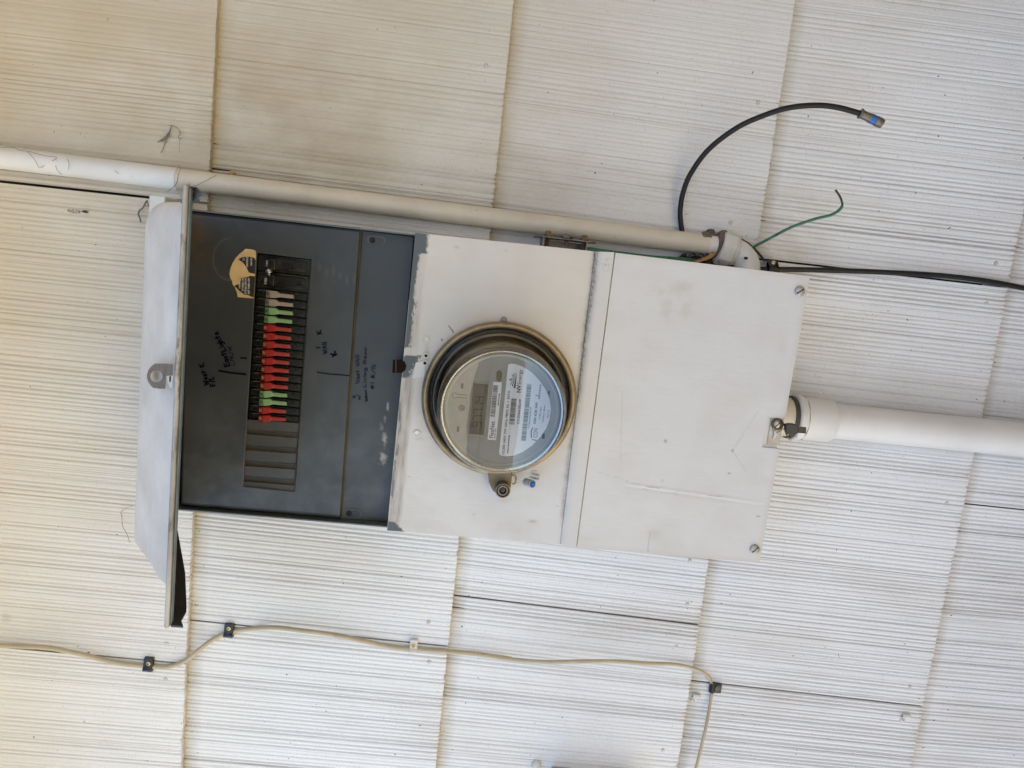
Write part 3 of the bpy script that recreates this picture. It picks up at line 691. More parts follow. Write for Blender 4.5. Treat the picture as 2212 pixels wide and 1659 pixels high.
# two-pole main breaker
HU = at(573, 634.8, .104)[0]; V_A = at(582, 634.8, .100)[1]; V_Z = at(564, 902.3, .100)[1]; PITCH = (V_Z - V_A) / 15
mb = bpy.data.objects.new('main_breaker', None)
C.objects.link(mb); mb.parent = panel; mb.location = W(UO0 + .03, VO0 + .02, .09) - origin(panel)
b = B(); vm0 = VO0 + .001; vm1 = V_A - PITCH * .5 - .0006; vmm = (vm0 + vm1) / 2
for (a_, c_) in ((vm0, vmm - .0004), (vmm + .0004, vm1)):
    b.box(UO0 + .0005, UO1 - .001, a_, c_, .084, .0935)
    b.box(UO0 + .019, UO1 - .006, a_ + .004, c_ - .004, .0936, .0962); b.box(UO0 + .0425, UO1 - .008, a_ + .006, c_ - .006, .0963, .0975)
    b.box(UO0 + .001, UO1 - .002, a_ + .0005, a_ + .0018, .0936, .0958)
b.build('breaker_case', 'black', mb, bevel=.0005)
b = B()
for c_ in (vmm - .0095, vmm + .0095): b.box(UO0 + .0145, UO0 + .023, c_ - .006, c_ + .006, .0936, .1015)
b.build('handle', 'black', mb, bevel=.001)
u, v = at(581, 591, .0985)[0], vmm; b = B()
b.lathe((u, v - .0066, .0985), [(.0001, 0), (.0017, .0003), (.0022, .003), (.0040, .0050), (.0042, .0060), (.0040, .0070), (.0022, .0082), (.0024, .0115), (.0012, .0132)], 18, axis=(0, 1, 0)); b.build('handle_tie', 'steel', mb, smooth=50)
for a_ in ((580.5, 576, 582, 563.5), (577, 613.7, 578.6, 600.8)):
    b = B(); text(b, '100', at(a_[0], a_[1], .0960), at(a_[2], a_[3], .0960), .0036, bold=.01); b.build('rating_number', 'whiteink', mb)

def breaker(k, m, num, ink, first=None):
    o = bpy.data.objects.new('breaker', None); C.objects.link(o); o.parent = panel
    vc = V_A + PITCH * k; o.location = W(HU, vc, .09) - origin(panel)
    h = PITCH * .5 - .0004; us = HU - UO0; rj = random.Random(k)
    b = B(); b.box(UO0 + .0005, UO1 - .001, vc - h, vc + h, .084, .0925)
    b.box(HU - .0135, HU - .003, vc - h + .0008, vc + h - .0008, .0926, .0935)
    b.box(UO1 - .0185, UO1 - .003, vc - h + .0005, vc + h - .0022, .0926, .0958); b.box(UO1 - .017, UO1 - .0025, vc + h - .0018, vc + h - .0004, .0926, .0945)
    b.box(HU + .012, UO1 - .019, vc - h, vc - h + .0011, .0926, .0946)
    c = b.build('breaker_case', 'black', o, bevel=.0004)
    b = B()
    for q in (0, 1): b.ribbon([(HU - .0095 + q * .004, vc - h + .0022, .0937), (HU - .0065 + q * .004, vc - h + .0008, .0937)], .0005)
    b.build('tick_mark', 'dimprint', o)
    du = rj.uniform(-.0003, .0003); H = .0042
    b = B()
    # rocker handle: broad two-facet head, waist, and long tapering tail
    t0, t1_, t2_, t3_ = HU + du, HU + .0062 + du, HU + .0116 + du, HU + .0145 + du
    tail = HU + .0345 + du
    prof = [(t0, .0935, H), (t0 + .0004, .1035, H), (t1_, .1062, H), (t2_, .1000, H), (t3_, .0976, H * .56), (tail - .008, .0970, H * .56), (tail - .002, .0955, H * .5), (tail, .0935, H * .34)]
    vs = []
    for (u_, d_, w_) in prof:
        off = .0006 if u_ > t2_ else 0
        vs += [(u_, vc - w_ + off, d_), (u_, vc + w_ + off, d_), (u_, vc - w_ * .96 + off, .0918), (u_, vc + w_ * .96 + off, .0918)]
    n = len(prof); fs = []
    for i in range(n - 1):
        a_ = i * 4; c_ = a_ + 4
        fs += [(a_, a_ + 1, c_ + 1, c_), (a_, c_, c_ + 2, a_ + 2), (a_ + 1, a_ + 3, c_ + 3, c_ + 1)]
    fs += [(0, 2, 3, 1), (4 * n - 4, 4 * n - 3, 4 * n - 1, 4 * n - 2)]
    b.add(vs, fs)
    hd = b.build('handle', m, o, bevel=.0004)
    hd.modifiers['bevel'].angle_limit = R(25)
    b = B(); text(b, num, (HU + .0036 + du, vc + .0019, .10505), (HU + .0036 + du, vc - .0019, .10505), .0022, lift=.0002, bold=.01)
    b.add([(HU + .0043 + du, vc + .0022, .1054), (HU + .0047 + du, vc + .0022, .1056), (HU + .0047 + du, vc - .0022, .1056), (HU + .0043 + du, vc - .0022, .1054)], [(0, 1, 2, 3)])
    b.mi = 1; b.box(HU + .0058 + du, HU + .0064 + du, vc + H - .0014, vc + H + .0002, .1055, .10645)
    b.build('rating_number', [ink, 'void'], o)
    return o
seq = ['lgrey'] * 2 + ['green'] * 2 + ['red'] * 8 + ['green'] * 2 + ['red'] * 2
for k, m_ in enumerate(seq):
    br = breaker(k, m_, {'lgrey': '40', 'green': '30', 'red': '20'}[m_], 'goldink' if m_ == 'red' else 'ink')
    br['label'] = {'lgrey': 'forty amp breaker with grey handle', 'green': 'thirty amp breaker with pale green handle', 'red': 'twenty amp breaker with red handle'}[m_]
# blank filler plates
FM = mat('filler_plate_grey', (.05, .053, .053), .42, var=.08, vs=50, col2=(.05, .045, .038), c2=(.5, .7), c2s=50)
RE = mat('rusty_edge', (.075, .045, .03), .7, var=.25, vs=200)
lx = [(534.7, 906), (531.8, 938), (529.8, 972.7), (527.5, 1006.5), (525.5, 1040)]; rx_ = [(646.5, 914.5), (643.3, 947), (640.5, 980), (638.7, 1014.5), (637, 1049)]
for k in range(4):
    a0, b0, a1, b1 = lx[k], rx_[k], lx[k + 1], rx_[k + 1]; d1_, d2_ = PD - .0010, PD - .0045
    am, bm_ = xy_on(a0, a1, .58), xy_on(b0, b1, .58)
    b = B(); b.add([at(*a0, d1_), at(*b0, d1_), at(*bm_, d1_ - .0002), at(*am, d1_ - .0002), at(*xy_on(a0, a1, .66), d2_), at(*xy_on(b0, b1, .66), d2_), at(*b1, d2_ + .0012), at(*a1, d2_ + .0012)],
               [(0, 1, 2, 3), (3, 2, 5, 4), (4, 5, 6, 7)])
    b.mi = 1; b.tube([at(*a1, d1_ - .0002), at(*b1, d1_ - .0002)], .00055, 6); b.tube([at(a0[0] + .6, a0[1], PD), at(a1[0] + .6, a1[1], PD)], .00045, 6); b.tube([at(b0[0] - .6, b0[1], PD), at(b1[0] - .6, b1[1], PD)], .00045, 6)
    b.build('filler_plate', [FM, RE], panel)
b = B(); b.add([at(*lx[4], PD - .0012), at(*rx_[4], PD - .0012), at(636.5, 1062, PD - .0004), at(525, 1051, PD - .0004)], [(0, 1, 2, 3)]); b.build('knockout_recess', FM, panel)

# torn warning sticker
z1 = lambda x, y: (464.4 + x * .14648, 518.4 + y * .14648)
ou = [(450, 130), (520, 135), (585, 150), (603, 180), (600, 300), (588, 510), (572, 862), (335, 842), (322, 770), (290, 690), (258, 650), (255, 610), (225, 560), (213, 500), (225, 430), (255, 350), (300, 270), (360, 205), (420, 160)]
b = B(); b.prism([at(*z1(*p), PD + .0018)[:2] for p in ou], PD + .0010, PD + .0018); st_ = b.build('warning_sticker', 'paper', panel)
b = B(); b.mi = 0
for poly in ([(345, 290), (385, 262), (430, 250), (520, 248), (578, 262), (600, 300), (588, 500), (540, 490), (500, 480), (460, 400), (420, 340), (380, 310)],
             [(385, 565), (430, 552), (480, 545), (520, 530), (588, 535), (572, 845), (548, 840), (480, 810), (430, 805), (400, 780), (360, 750), (285, 680), (325, 655), (370, 650)]):
    b.prism([at(*z1(*p), PD + .002)[:2] for p in poly], PD + .0018, PD + .0021)
b.mi = 1
def zt(s, x, y0, y1, h): text(b, s, at(*z1(x, y0), PD + .0021), at(*z1(x, y1), PD + .0021), h * .14648 / 1580 * .9, lift=.0002, bold=.01)
zt('TO', 438, 305, 268, 26); zt('HANDLE', 488, 398, 252, 26); zt('060-022', 546, 378, 262, 22); zt('HAN', 376, 712, 640, 26); zt('ETWEEN ON', 424, 750, 562, 26); zt('STORE SERVIC', 465, 795, 552, 26); zt('OFF THEN ON', 512, 800, 562, 26)
b.build('black_print', ['ink', 'whiteink'], st_)

# handwriting in marker: pen strokes of a small hand alphabet, (x right, y up), height 1
HA = {'E': [[(0, 1), (0, 0), (.6, .02)], [(0, .5), (.5, .55)], [(0, 1), (.6, 1)]], 'a': [[(.5, .5), (.2, .55), (0, .25), (.2, 0), (.45, .15), (.5, .5), (.55, 0)]], 's': [[(.4, .55), (.1, .5), (.15, .32), (.4, .2), (.3, 0), (0, .05)]],
      't': [[(.2, .95), (.2, 0)], [(0, .6), (.45, .65)]], 'l': [[(.1, 1), (.1, 0)]], 'i': [[(.1, .55), (.1, 0)], [(.1, .8), (.12, .86)]], 'g': [[(.4, .5), (.1, .5), (.05, .15), (.4, .15), (.4, .5), (.4, -.3), (.05, -.35)]],
      'h': [[(0, 1), (0, 0)], [(0, .4), (.3, .55), (.4, 0)]], 'L': [[(.05, 1), (0, 0), (.5, .05)]], '/': [[(0, -.1), (.5, 1.1)]], 'K': [[(0, 1), (.02, 0)], [(.55, 1), (.05, .45), (.6, 0)]], 'W': [[(0, 1), (.2, 0), (.4, .7), (.6, 0), (.8, 1)]],
      'w': [[(0, .55), (.12, 0), (.28, .45), (.42, 0), (.55, .55)]], 'e': [[(.05, .3), (.4, .32), (.3, .55), (.05, .4), (.1, .05), (.4, .05)]], 'F': [[(0, 1), (0, 0)], [(0, 1), (.6, 1)], [(0, .5), (.45, .5)]], 'I': [[(0, 1), (.02, 0)]],
      'A': [[(0, 0), (.3, 1), (.6, 0)], [(.1, .4), (.5, .4)]], 'v': [[(0, .55), (.2, 0), (.4, .55)]], 'n': [[(0, .5), (0, 0)], [(0, .35), (.3, .5), (.35, 0)]], 'R': [[(0, 0), (0, 1), (.5, .85), (.4, .5), (0, .5), (.6, 0)]], 'o': [[(.2, .5), (0, .25), (.2, 0), (.4, .25), (.2, .5)]],
      'm': [[(0, .5), (0, 0)], [(0, .4), (.2, .5), (.25, 0)], [(.25, .4), (.45, .5), (.5, 0)]], 'B': [[(0, 0), (0, 1), (.4, .8), (0, .52), (.45, .25), (0, 0)]], '#': [[(.1, 0), (.2, .9)], [(.35, 0), (.45, .9)], [(0, .3), (.5, .35)], [(0, .6), (.55, .65)]],
      '1': [[(.1, 1), (.1, 0)]], '3': [[(0, .9), (.4, .8), (.1, .5), (.4, .25), (0, 0)]], 'd': [[(.4, 1), (.4, 0), (.05, .1), (.05, .4), (.4, .4)]], 'b': [[(0, 1), (0, 0), (.4, .1), (.35, .45), (0, .4)]], 'r': [[(0, .5), (0, 0)], [(0, .35), (.25, .5)]], ' ': [], '-': [[(0, .4), (.4, .4)]], 'N': [[(0, 0), (0, 1), (.5, 0), (.5, 1)]]}
def hand(b, txt, x0, y0, x1, y1, h, d, wd=.0011, seed=1):
    """text written from photo point x0,y0 to x1,y1 (baseline), letters standing towards photo-left"""
    rj = random.Random(seed); adv = []; x = 0
    for ch in txt:
        wds = [p[0] for s in HA[ch] for p in s] or [.35]; adv.append(x); x += max(wds) + .22
    T = x; e = Vector((x1 - x0, y1 - y0)); L_ = e.length; e.normalize(); up = Vector((e.y, -e.x))
    for ch, ax_ in zip(txt, adv):
        for s in HA[ch]:
            pts = [at(x0 + e.x * (ax_ + p[0]) / T * L_ + up.x * (p[1] + rj.uniform(-.05, .05)) * h, y0 + e.y * (ax_ + p[0]) / T * L_ + up.y * p[1] * h + rj.uniform(-.4, .4), d) for p in s]
            b.ribbon([(p[0], p[1], p[2]) for p in pts], wd, lift=.0015)
d_ = PD; d2 = PD - .008
def note(name, m, par, d, *items, wd=.0014):
    b = B()
    for k_, it in enumerate(items): hand(b, it[0], *it[1:5], it[5], d, wd if len(it) < 7 else it[6], seed=len(it[0]) + k_ + int(it[1]))
    b.build(name, m, par)
note('marker_writing', 'marker', dfo, d_, ('East', 497, 789, 488, 759, 11), ('Lights', 489, 757, 470, 714, 11), wd=.0015)
note('marker_writing', 'marker', dfo, d_, ('West K', 452, 830, 440, 782, 10), ('F/L', 466, 832, 461, 812, 10), wd=.0015)
note('marker_writing', 'marker', dfo, d_, ('K', 695, 720, 693, 711, 10)); note('marker_writing', 'marker', dfo, d_, ('K', 728, 765, 723, 756, 11, .0018))
for pts_, w_, m_ in (([(474, 800.5), (500, 805), (532, 808.5)], .0021, 'marker'), ([(521, 773), (533, 773.5)], .0018, 'marker'), ([(683, 750.5), (692, 751)], .0015, 'faint'), ([(686, 804), (710, 807.5), (755, 811)], .0015, 'faint')):
    b = B(); b.ribbon([at(*p, d_) for p in pts_], w_, .0015); b.build('marker_line', m_, dfo)
note('faded_marker_writing', 'faint', dfo, d_, ('L/K/W', 508, 788, 500, 746, 8, .0010)); note('faded_marker_writing', 'faint', dfo, d_, ('WAll', 707, 764, 705, 737, 9, .0013))
note('marker_note', 'note', panel, d2, ('West WAll', 777, 828, 776, 766, 8), ('Living Room', 791, 836, 792, 748, 7), ('#1 B/R', 808, 840, 812, 784, 8), wd=.0010)
note('marker_note', 'note', panel, d2, ('3', 768, 859, 768, 853, 6), ('w/', 779, 863, 778, 850, 7), ('bedroom', 794, 866, 792, 842, 6), wd=.0009)

# hood door, standing open
RU0, RU1, RD = -.2345, -.2240, .388
hood = bpy.data.objects.new('hood_door', None); C.objects.link(hood); hood.parent = panel; hood.location = W(-.35, .14, .1) - origin(panel)
hood['label'] = 'white painted hood door of the breaker compartment, lifted open'
prof = [(-.358, .101), (-.3555, .135), (-.350, .170), (-.3455, .190), (-.3425, .199), (-.338, .2065), (-.325, .224), (-.300, .258), (-.277, .293), (-.2650, .306), (-.2500, .342), (-.2340, .382)]
b = B(); vs = []; NV = 34
def vat(x, y, d): return at(x, y, d)[1]
for i, (u_, d_) in enumerate(prof):
    yt = float(np.interp(d_, [.10, .19, .203, .22, .26, .32, .355, .378], [500, 500, 482, 469, 463, 461, 452, 438]))
    ye = float(np.interp(d_, [.10, .19, .22, .33, .355, .378], [455, 450, 436, 428, 418, 404]))
    vtop, vend = vat(350, yt, d_), vat(370, ye, d_)
    for j in range(NV + 1):
        s = j / NV
        if s < .15:     # rounded corner rolling down to the upper end
            q = s / .15; vv_ = vend + (vtop + .006 - vend) * (1 - math.cos(q * math.pi / 2))
            drop = .016 * (1 - math.sin(q * math.pi / 2)) * float(np.interp(d_, [.2, .36, .378], [1., .8, .1])); uu, dd_ = u_ + drop * .55, d_ - drop * .85
        else:
            vv_ = (vtop + .006) + (.330 - vtop - .006) * (s - .15) / .85; uu, dd_ = u_, d_
        vs.append((uu, vv_, dd_ + .0004 * nz2(i * .7, j * .35, 3.)))
n = NV + 1
b.add(vs, [(i * n + j, i * n + j + 1, (i + 1) * n + j + 1, (i + 1) * n + j) for i in range(len(prof) - 1) for j in range(NV)])
ho = b.build('hood_skin', 'hood', hood, smooth=60)
b = B()
for off in ((.0016, -.0014),):
    vs2 = [(p[0] + off[0], clampf(p[1], -.0445, .3285), p[2] + off[1]) for p in vs]
    b.add(vs2, [(i * n + j, i * n + j + 1, (i + 1) * n + j + 1, (i + 1) * n + j) for i in range(len(prof) - 1) for j in range(NV)])
b.build('hood_lining', 'grey', hood, smooth=60)
flb = [(-.3376, .1007), (-.2572, .2785), (-.2302, .3471), (-.2262, .358), (-.2240, .376), (-.2185, .386), (-.2290, .386), (-.2370, .370), (-.2485, .342), (-.2630, .304), (-.2755, .2905), (-.3385, .2055), (-.344, .19), (-.352, .13)]
b = B(); b.vprism(flb, .3288, .3304); b.build('side_skirt', 'hoodin', hood)
def onv(x, y, v):
    r_ = np.array(at(x, y, 0.)); k = v / r_[1]; return (r_[0] * k, 1 - k)
tp = [(-.2335, .376), (-.2300, .384), onv(404, 407, -.0462), onv(425, 408, -.0440), onv(437, 423, -.0380), onv(415, 435, -.0340), onv(398, 438, -.0330), (-.262, .318)]
vtp = [-.0462, -.0462, -.0462, -.0440, -.0380, -.0340, -.0330, -.034]
b = B(); n_ = len(tp); b.add([(p[0], v_, p[1]) for p, v_ in zip(tp, vtp)] + [(p[0], v_ - .0015, p[1]) for p, v_ in zip(tp, vtp)], [tuple(range(n_)), tuple(range(n_, 2 * n_))[::-1]] + [(i, (i + 1) % n_, n_ + (i + 1) % n_, n_ + i) for i in range(n_)]); b.build('side_skirt', 'grey', hood)
b = B(); b.prism([(RU0, -.0440), (RU0 + .0012, -.0462), (RU0 + .0042, -.0462), (RU0 + .0042, .3312), (RU0 + .0012, .3318), (RU0, .3300)], RD - .0055, RD); b.build('free_edge_rim', 'rim', hood, bevel=.0014)
b = B(); b.prism([(RU0 + .0043, -.0440), (RU0 + .0064, -.0430), (RU0 + .0060, .3275), (RU0 + .0043, .3290)], RD - .0065, RD - .0025); b.build('free_edge_return', mat('rim_return', (.10, .12, .12), .45, var=.15, vs=60), hood, bevel=.0006)
# hasp lying on the hood: plate with a round hole
z2 = lambda x, y: (270.0 + x * .09766, 745.3 + y * .09766)
def onhood(x, y, lift=.0012):
    # intersect the sight line with the hood's outer plane through the ridge and the rim
    a_, b_ = (-.3405, .203), (-.2335, .378); r0 = np.array(at(x, y, 0.)); o_ = np.array([0, 0, 1.0])
    nrm = np.array([b_[1] - a_[1], 0, -(b_[0] - a_[0])]); nrm = nrm / np.linalg.norm(nrm)
    p0 = np.array([a_[0], 0, a_[1]]) - nrm * lift; dr_ = r0 - o_; k = ((p0 - o_) @ nrm) / (dr_ @ nrm); return tuple(o_ + dr_ * k)
outer = [(1060, 425), (860, 410), (660, 410), (580, 470), (520, 550), (485, 650), (485, 740), (520, 830), (570, 900), (630, 950), (760, 965), (890, 968), (905, 820), (915, 685), (990, 675), (1060, 670)]
hc = (697, 690); inner = [(hc[0] + 134 * math.cos(t_), hc[1] + 134 * math.sin(t_)) for t_ in np.linspace(-math.pi * .08, -math.pi * 2.08, 29)[:-1]]
me_ = bmesh.new()
def loopv(ps, lift): return [me_.verts.new(onhood(*z2(*p), lift=lift)) for p in ps]
lo_, li_ = loopv(outer, .0014), loopv(inner, .0014); lo2, li2 = loopv(outer, .0006), loopv(inner, .0006)
es = [me_.edges.new((l[i], l[(i + 1) % len(l)])) for l in (lo_, li_) for i in range(len(l))]
bmesh.ops.triangle_fill(me_, use_beauty=True, edges=es)
for l, m2 in ((lo_, lo2), (li_, li2)):
    for i in range(len(l)): me_.faces.new((l[i], l[(i + 1) % len(l)], m2[(i + 1) % len(l)], m2[i]))
me_.verts.index_update(); b = B(); b.add([v.co for v in me_.verts], [tuple(v.index for v in f.verts) for f in me_.faces]); me_.free(); b.build('hasp', 'hasp', hood)
b = B(); pp = [onhood(*z2(*p), lift=.002) for p in ((925, 690), (1060, 690), (1045, 945), (985, 940), (940, 820))]; qq = [onhood(*z2(*p), lift=.0004) for p in ((925, 690), (1060, 690), (1045, 945), (985, 940), (940, 820))]
b.add(pp + qq, [(0, 1, 2, 3, 4), (5, 9, 8, 7, 6)] + [(i, i + 5, (i + 1) % 5 + 5, (i + 1) % 5) for i in range(5)]); b.mi = 1
b.add([onhood(*z2(*p), lift=.0024) for p in ((980, 690), (1010, 690), (1010, 790), (990, 830), (978, 790))], [(0, 1, 2, 3, 4)]); b.build('hasp_lug', ['hood', 'void'], hood)

# seal tab in the notch
z8 = lambda x, y: (1620.1 + x * .0977, 820.9 + y * .0977)
b = B(); b.prism([at(*z8(*p), .1072)[:2] for p in ((480, 745), (765, 775), (640, 1450), (372, 1420))], .1040, .1072); tabo = b.build('seal_tab', mat('tab_metal', (.42, .40, .37), .4, .5, var=.15, vs=80), panel, bevel=.0005)
b = B(); p = at(*z8(597, 968), .1072); b.lathe(p, [(.0076, 0), (.0076, .0035), (.0060, .0038), (.0058, .0012)], 26); b.build('screw_collar', 'rust', tabo, smooth=40)
screw('tab_screw', *z8(600, 975), .1080, .0055, 'steel', tabo, 2.3, .0030)
b = B(); b.tube([at(*z8(545, 1120), .108), at(*z8(560, 1200), .1085), at(*z8(520, 1310), .1078)], [.0014, .0022, .0010], 8); b.build('tab_lug', 'white', tabo, smooth=60)

# ------------------------------------------------------------------ electricity meter
MC = (.0500, .1470)
meter = thing('electricity_meter', (MC[0], MC[1], .11), 'round glass electricity meter with digital display plugged into the white cover', 'electricity meter')
b = B(); r = .0945
b.lathe((*MC, 0), [(r - .003, .1095), (r, .111), (r + .0006, .117), (r, .121), (r - .0025, .1235), (r - .0052, .1238), (r - .0072, .1215), (r - .0078, .117)], 128)
sr = b.build('sealing_ring', 'brass', meter, smooth=60)
b = B(); b.lathe((*MC, 0), [(r - .0078, .1165), (r - .0090, .1170), (.0825, .1180), (.0815, .1205), (.0765, .1200), (.0600, .1200), (.0001, .1200)], 96); b.build('meter_base', 'base', meter, smooth=40)
b = B(); b.lathe((*MC, 0), [(.0812, .1212), (.0795, .128), (.0745, .150), (.0700, .172), (.0665, .188), (.0655, .1925)], 96); b.build('inner_shroud', 'inner', meter, smooth=60)
b = B(); b.lathe((*MC, 0), [(.0655, .1925), (.0660, .1945), (.0650, .1955), (.0620, .1950), (.0001, .1950)], 96); fp = b.build('face_plate', 'face', meter, smooth=30)
b = B()
for k in range(180):
    t_ = 2 * math.pi * k / 180; c_, s_ = math.cos(t_), math.sin(t_); w_ = .0006
    b.add([(MC[0] + c_ * a_ - s_ * q, MC[1] + s_ * a_ + c_ * q, .1952) for a_, q in ((.0612, -w_), (.0640, -w_), (.0640, w_), (.0612, w_))], [(0, 1, 2, 3)])
b.build('tick_ring', mat('tick_grey', (.40, .42, .42), .4), fp)
b = B(); b.lathe((*MC, 0), [(.0832, .1190), (.0838, .1215), (.0815, .1235), (.0800, .1245), (.0790, .130), (.0765, .150), (.0742, .172), (.0728, .186), (.0722, .190), (.0728, .1925), (.0722, .195), (.0708, .1965), (.0710, .1990), (.0702, .2015), (.0690, .2030), (.0690, .2055), (.0682, .2080), (.0664, .2093), (.0640, .2088), (.0620, .2075), (.0001, .2075)], 144)
b.build('glass_cover', 'glass', meter, smooth=35)
b = B(); b.lathe((*MC, 0), [(.0664, .1965), (.0678, .1970), (.0685, .1990), (.0680, .2006), (.0664, .2002)], 128); b.build('reflection_band', mat('silver_reflection', (.50, .50, .46), .26, .9, var=.1, vs=60), meter, smooth=60)  # metal band added for the silver reflections in the glass edge
z4 = lambda x, y: (972.1 + x * .11719, 777.7 + y * .11719)
z5 = lambda x, y: (1004.5 + x * .0977, 939.7 + y * .0977)
FD = .1952
def fpoly(b, pts, d0=FD, h=.0004, z=z4): b.prism([at(*z(*p), d0 + h)[:2] for p in pts], d0, d0 + h)
# lcd
b = B(); fpoly(b, [(437, 408), (735, 432), (640, 1408), (320, 1385)], FD - .0004, .0009); b.build('display_bezel', mat('bezel_grey', (.26, .27, .26), .4), fp, bevel=.0003)
b = B(); fpoly(b, [(437, 427), (712, 450), (622, 1383), (345, 1360)], FD + .0006, .0003)
b.mi = 1
SEG = {'9': 'abcdfg', '7': 'abc', '1': 'bc', '4': 'bcfg'}
def seg7(b, ch, x, y, hgt, wdt):    # x = top (photo-left), y = left of digit (photo-bottom)
    tl = lambda a_, c_: (x + a_ * hgt + c_ * wdt * .09, y - c_ * wdt + a_ * hgt * -.10 * 0)
    L_ = {'a': ((0, .08), (0, .92)), 'g': ((.5, .08), (.5, .92)), 'd': ((1, .08), (1, .92)), 'f': ((.06, 0), (.45, 0)), 'b': ((.06, 1), (.45, 1)), 'e': ((.55, 0), (.95, 0)), 'c': ((.55, 1), (.95, 1))}
    for s in SEG[ch]:
        p, q = tl(*L_[s][0]), tl(*L_[s][1]); b.ribbon([at(*z4(*p), FD + .0009), at(*z4(*q), FD + .0009)], .0011, .0002)
for ch, x, y in (('9', 408, 1225), ('7', 420, 1110), ('7', 432, 995), ('1', 442, 880), ('4', 455, 760)): seg7(b, ch, x, y, 165, 82)
b.build('display', ['lcd', 'lcdseg'], fp)
b = B(); fpoly(b, [(797, 400), (955, 412), (945, 560), (850, 1462), (843, 1479), (700, 1466), (690, 1455), (694, 1430)], FD, .0004); b.mi = 1
TD = FD + .0004
def tl_(s, x0, y0, x1, y1, h, z=z4, sc=.11719, bold=0., z1_=None, shear=0.): text(b, s, at(*z(x0, y0), TD), at(*(z1_ or z)(x1, y1), TD), h * sc / 1580 * .805, lift=.0002, bold=bold, shear=shear)
tl_('FlexNet', 798, 1440, 826, 1130, 82, bold=.008); tl_('MODEL 530X', 835, 1445, 852, 1258, 22, bold=.02); tl_('48695658', 899, 850, 923, 620, 28, bold=.02)
def barcode(b, A, Bp, Cp, Dp, n, seed, z=z4):
    rj = random.Random(seed); t = 0; A, Bp, Cp, Dp = [Vector(p) for p in (A, Bp, Cp, Dp)]; tot = 0; ws = []
    for k in range(n): w_ = rj.choice([1, 1, 2, 3]); g_ = rj.choice([1, 1, 2]); ws.append((tot, w_)); tot += w_ + g_
    for s, w_ in ws:
        a0, a1 = s / tot, (s + w_) / tot
        q = [A.lerp(Bp, a0), A.lerp(Bp, a1), Dp.lerp(Cp, a1), Dp.lerp(Cp, a0)]
        b.add([tuple(Vector(at(*z(*p), TD)) + Vector((0, 0, .0002))) for p in q], [(0, 1, 2, 3)])
barcode(b, (740, 1047), (800, 452), (886, 460), (828, 1055), 46, 3)
b.build('radio_label', ['label', 'ink'], fp)
# main rating label (half disc)
b = B(); lab = [at(1078.3 + 10.5, 985.0, TD)]
mp_ = [(1097.3, 791.5), (1098.5, 787), (1103, 785.3), (1112, 786), (1124.5, 790), (1136, 795.5), (1150, 805.5), (1165.5, 822), (1179, 842), (1187.7, 864), (1190, 884), (1187, 907), (1180, 925), (1168, 943), (1150, 962), (1130, 976), (1110, 984), (1094, 985.8), (1083, 984.5), (1078.7, 981), (1078.3, 976)]
b.prism([at(*p, TD)[:2] for p in mp_], FD, TD); b.mi = 1
tl_('CL200 240V 3W 60Hz FM2S Kh 1 30TA', 862, 435, 1110, 565, 46 * .0977 / .11719 * 1.1, z=z5, z1_=z4, bold=.02)
tl_('A02GL55690000000', 955, 408, 1105, 1385, 24, z=z5, z1_=z4, bold=.03)
barcode(b, (1085, 1180), (1130, 700), (1230, 706), (1186, 1188), 40, 5); tl_('CC030628249', 1272, 1180, 1316, 725, 44, bold=.02)
barcode(b, (1310, 1485), (1418, 435), (1505, 440), (1396, 1490), 90, 6)
tl_('*1N6030628249', 1463, 1260, 1504, 865, 28, bold=.01); tl_('*', 1520, 695, 1521, 682, 26); tl_('030 628 249', 1577, 1175, 1617, 785, 42, bold=.02)
tl_('TYPE iSA3', 1665, 1095, 1690, 870, 28, bold=.01); tl_('Watthour Meter', 1722, 1150, 1758, 830, 28, bold=.01); tl_('02/12', 1820, 1065, 1836, 925, 40)
tl_('NV', 1298, 602, 1306, 455, 72, bold=.045); tl_('Energy', 1308, 448, 1330, 175, 66, bold=.006); tl_('sEnsus', 1655, 722, 1682, 450, 44, bold=.015)
for k in range(3): b.ribbon([at(*z4(1580 + k * 12, 668), TD), at(*z4(1583 + k * 12, 640), TD)], .0003, .0002)
tl_('i', 1590, 1490, 1592, 1462, 88, bold=.05, shear=.3); tl_('CON', 1610, 1430, 1618, 1262, 78, bold=.0)
b.ribbon([at(*z4(*p), TD) for p in ((1505, 1432), (1495, 1380), (1497, 1320), (1510, 1275), (1530, 1250))], .0010, .0002)
ap = (1222, 215)
for p, q in (((1196, 525), (1208, 525)), ((1160, 497), (1190, 515)), ((1128, 455), (1145, 470)), ((1105, 430), (1120, 446)), ((1085, 360), (1100, 372)), ((1140, 290), (1158, 305)), ((1215, 250), (1222, 270))):
    pass
for (a_, c_, tip) in ((((1110, 447)), ((1122, 456)), (1213, 262)), (((1140, 475)), ((1158, 490)), (1220, 240)), (((1172, 508)), ((1208, 525)), (1232, 232)), (((1085, 362)), ((1096, 372)), (1165, 325)), (((1105, 382)), ((1120, 392)), (1185, 290)), (((1138, 288)), ((1146, 296)), (1200, 232)), (((1152, 303)), ((1164, 312)), (1222, 218))):
    b.add([tuple(Vector(at(*z4(*p), TD)) + Vector((0, 0, .0002))) for p in (a_, c_, tip)], [(0, 1, 2)])
b.build('rating_label', ['label', 'ink'], fp)
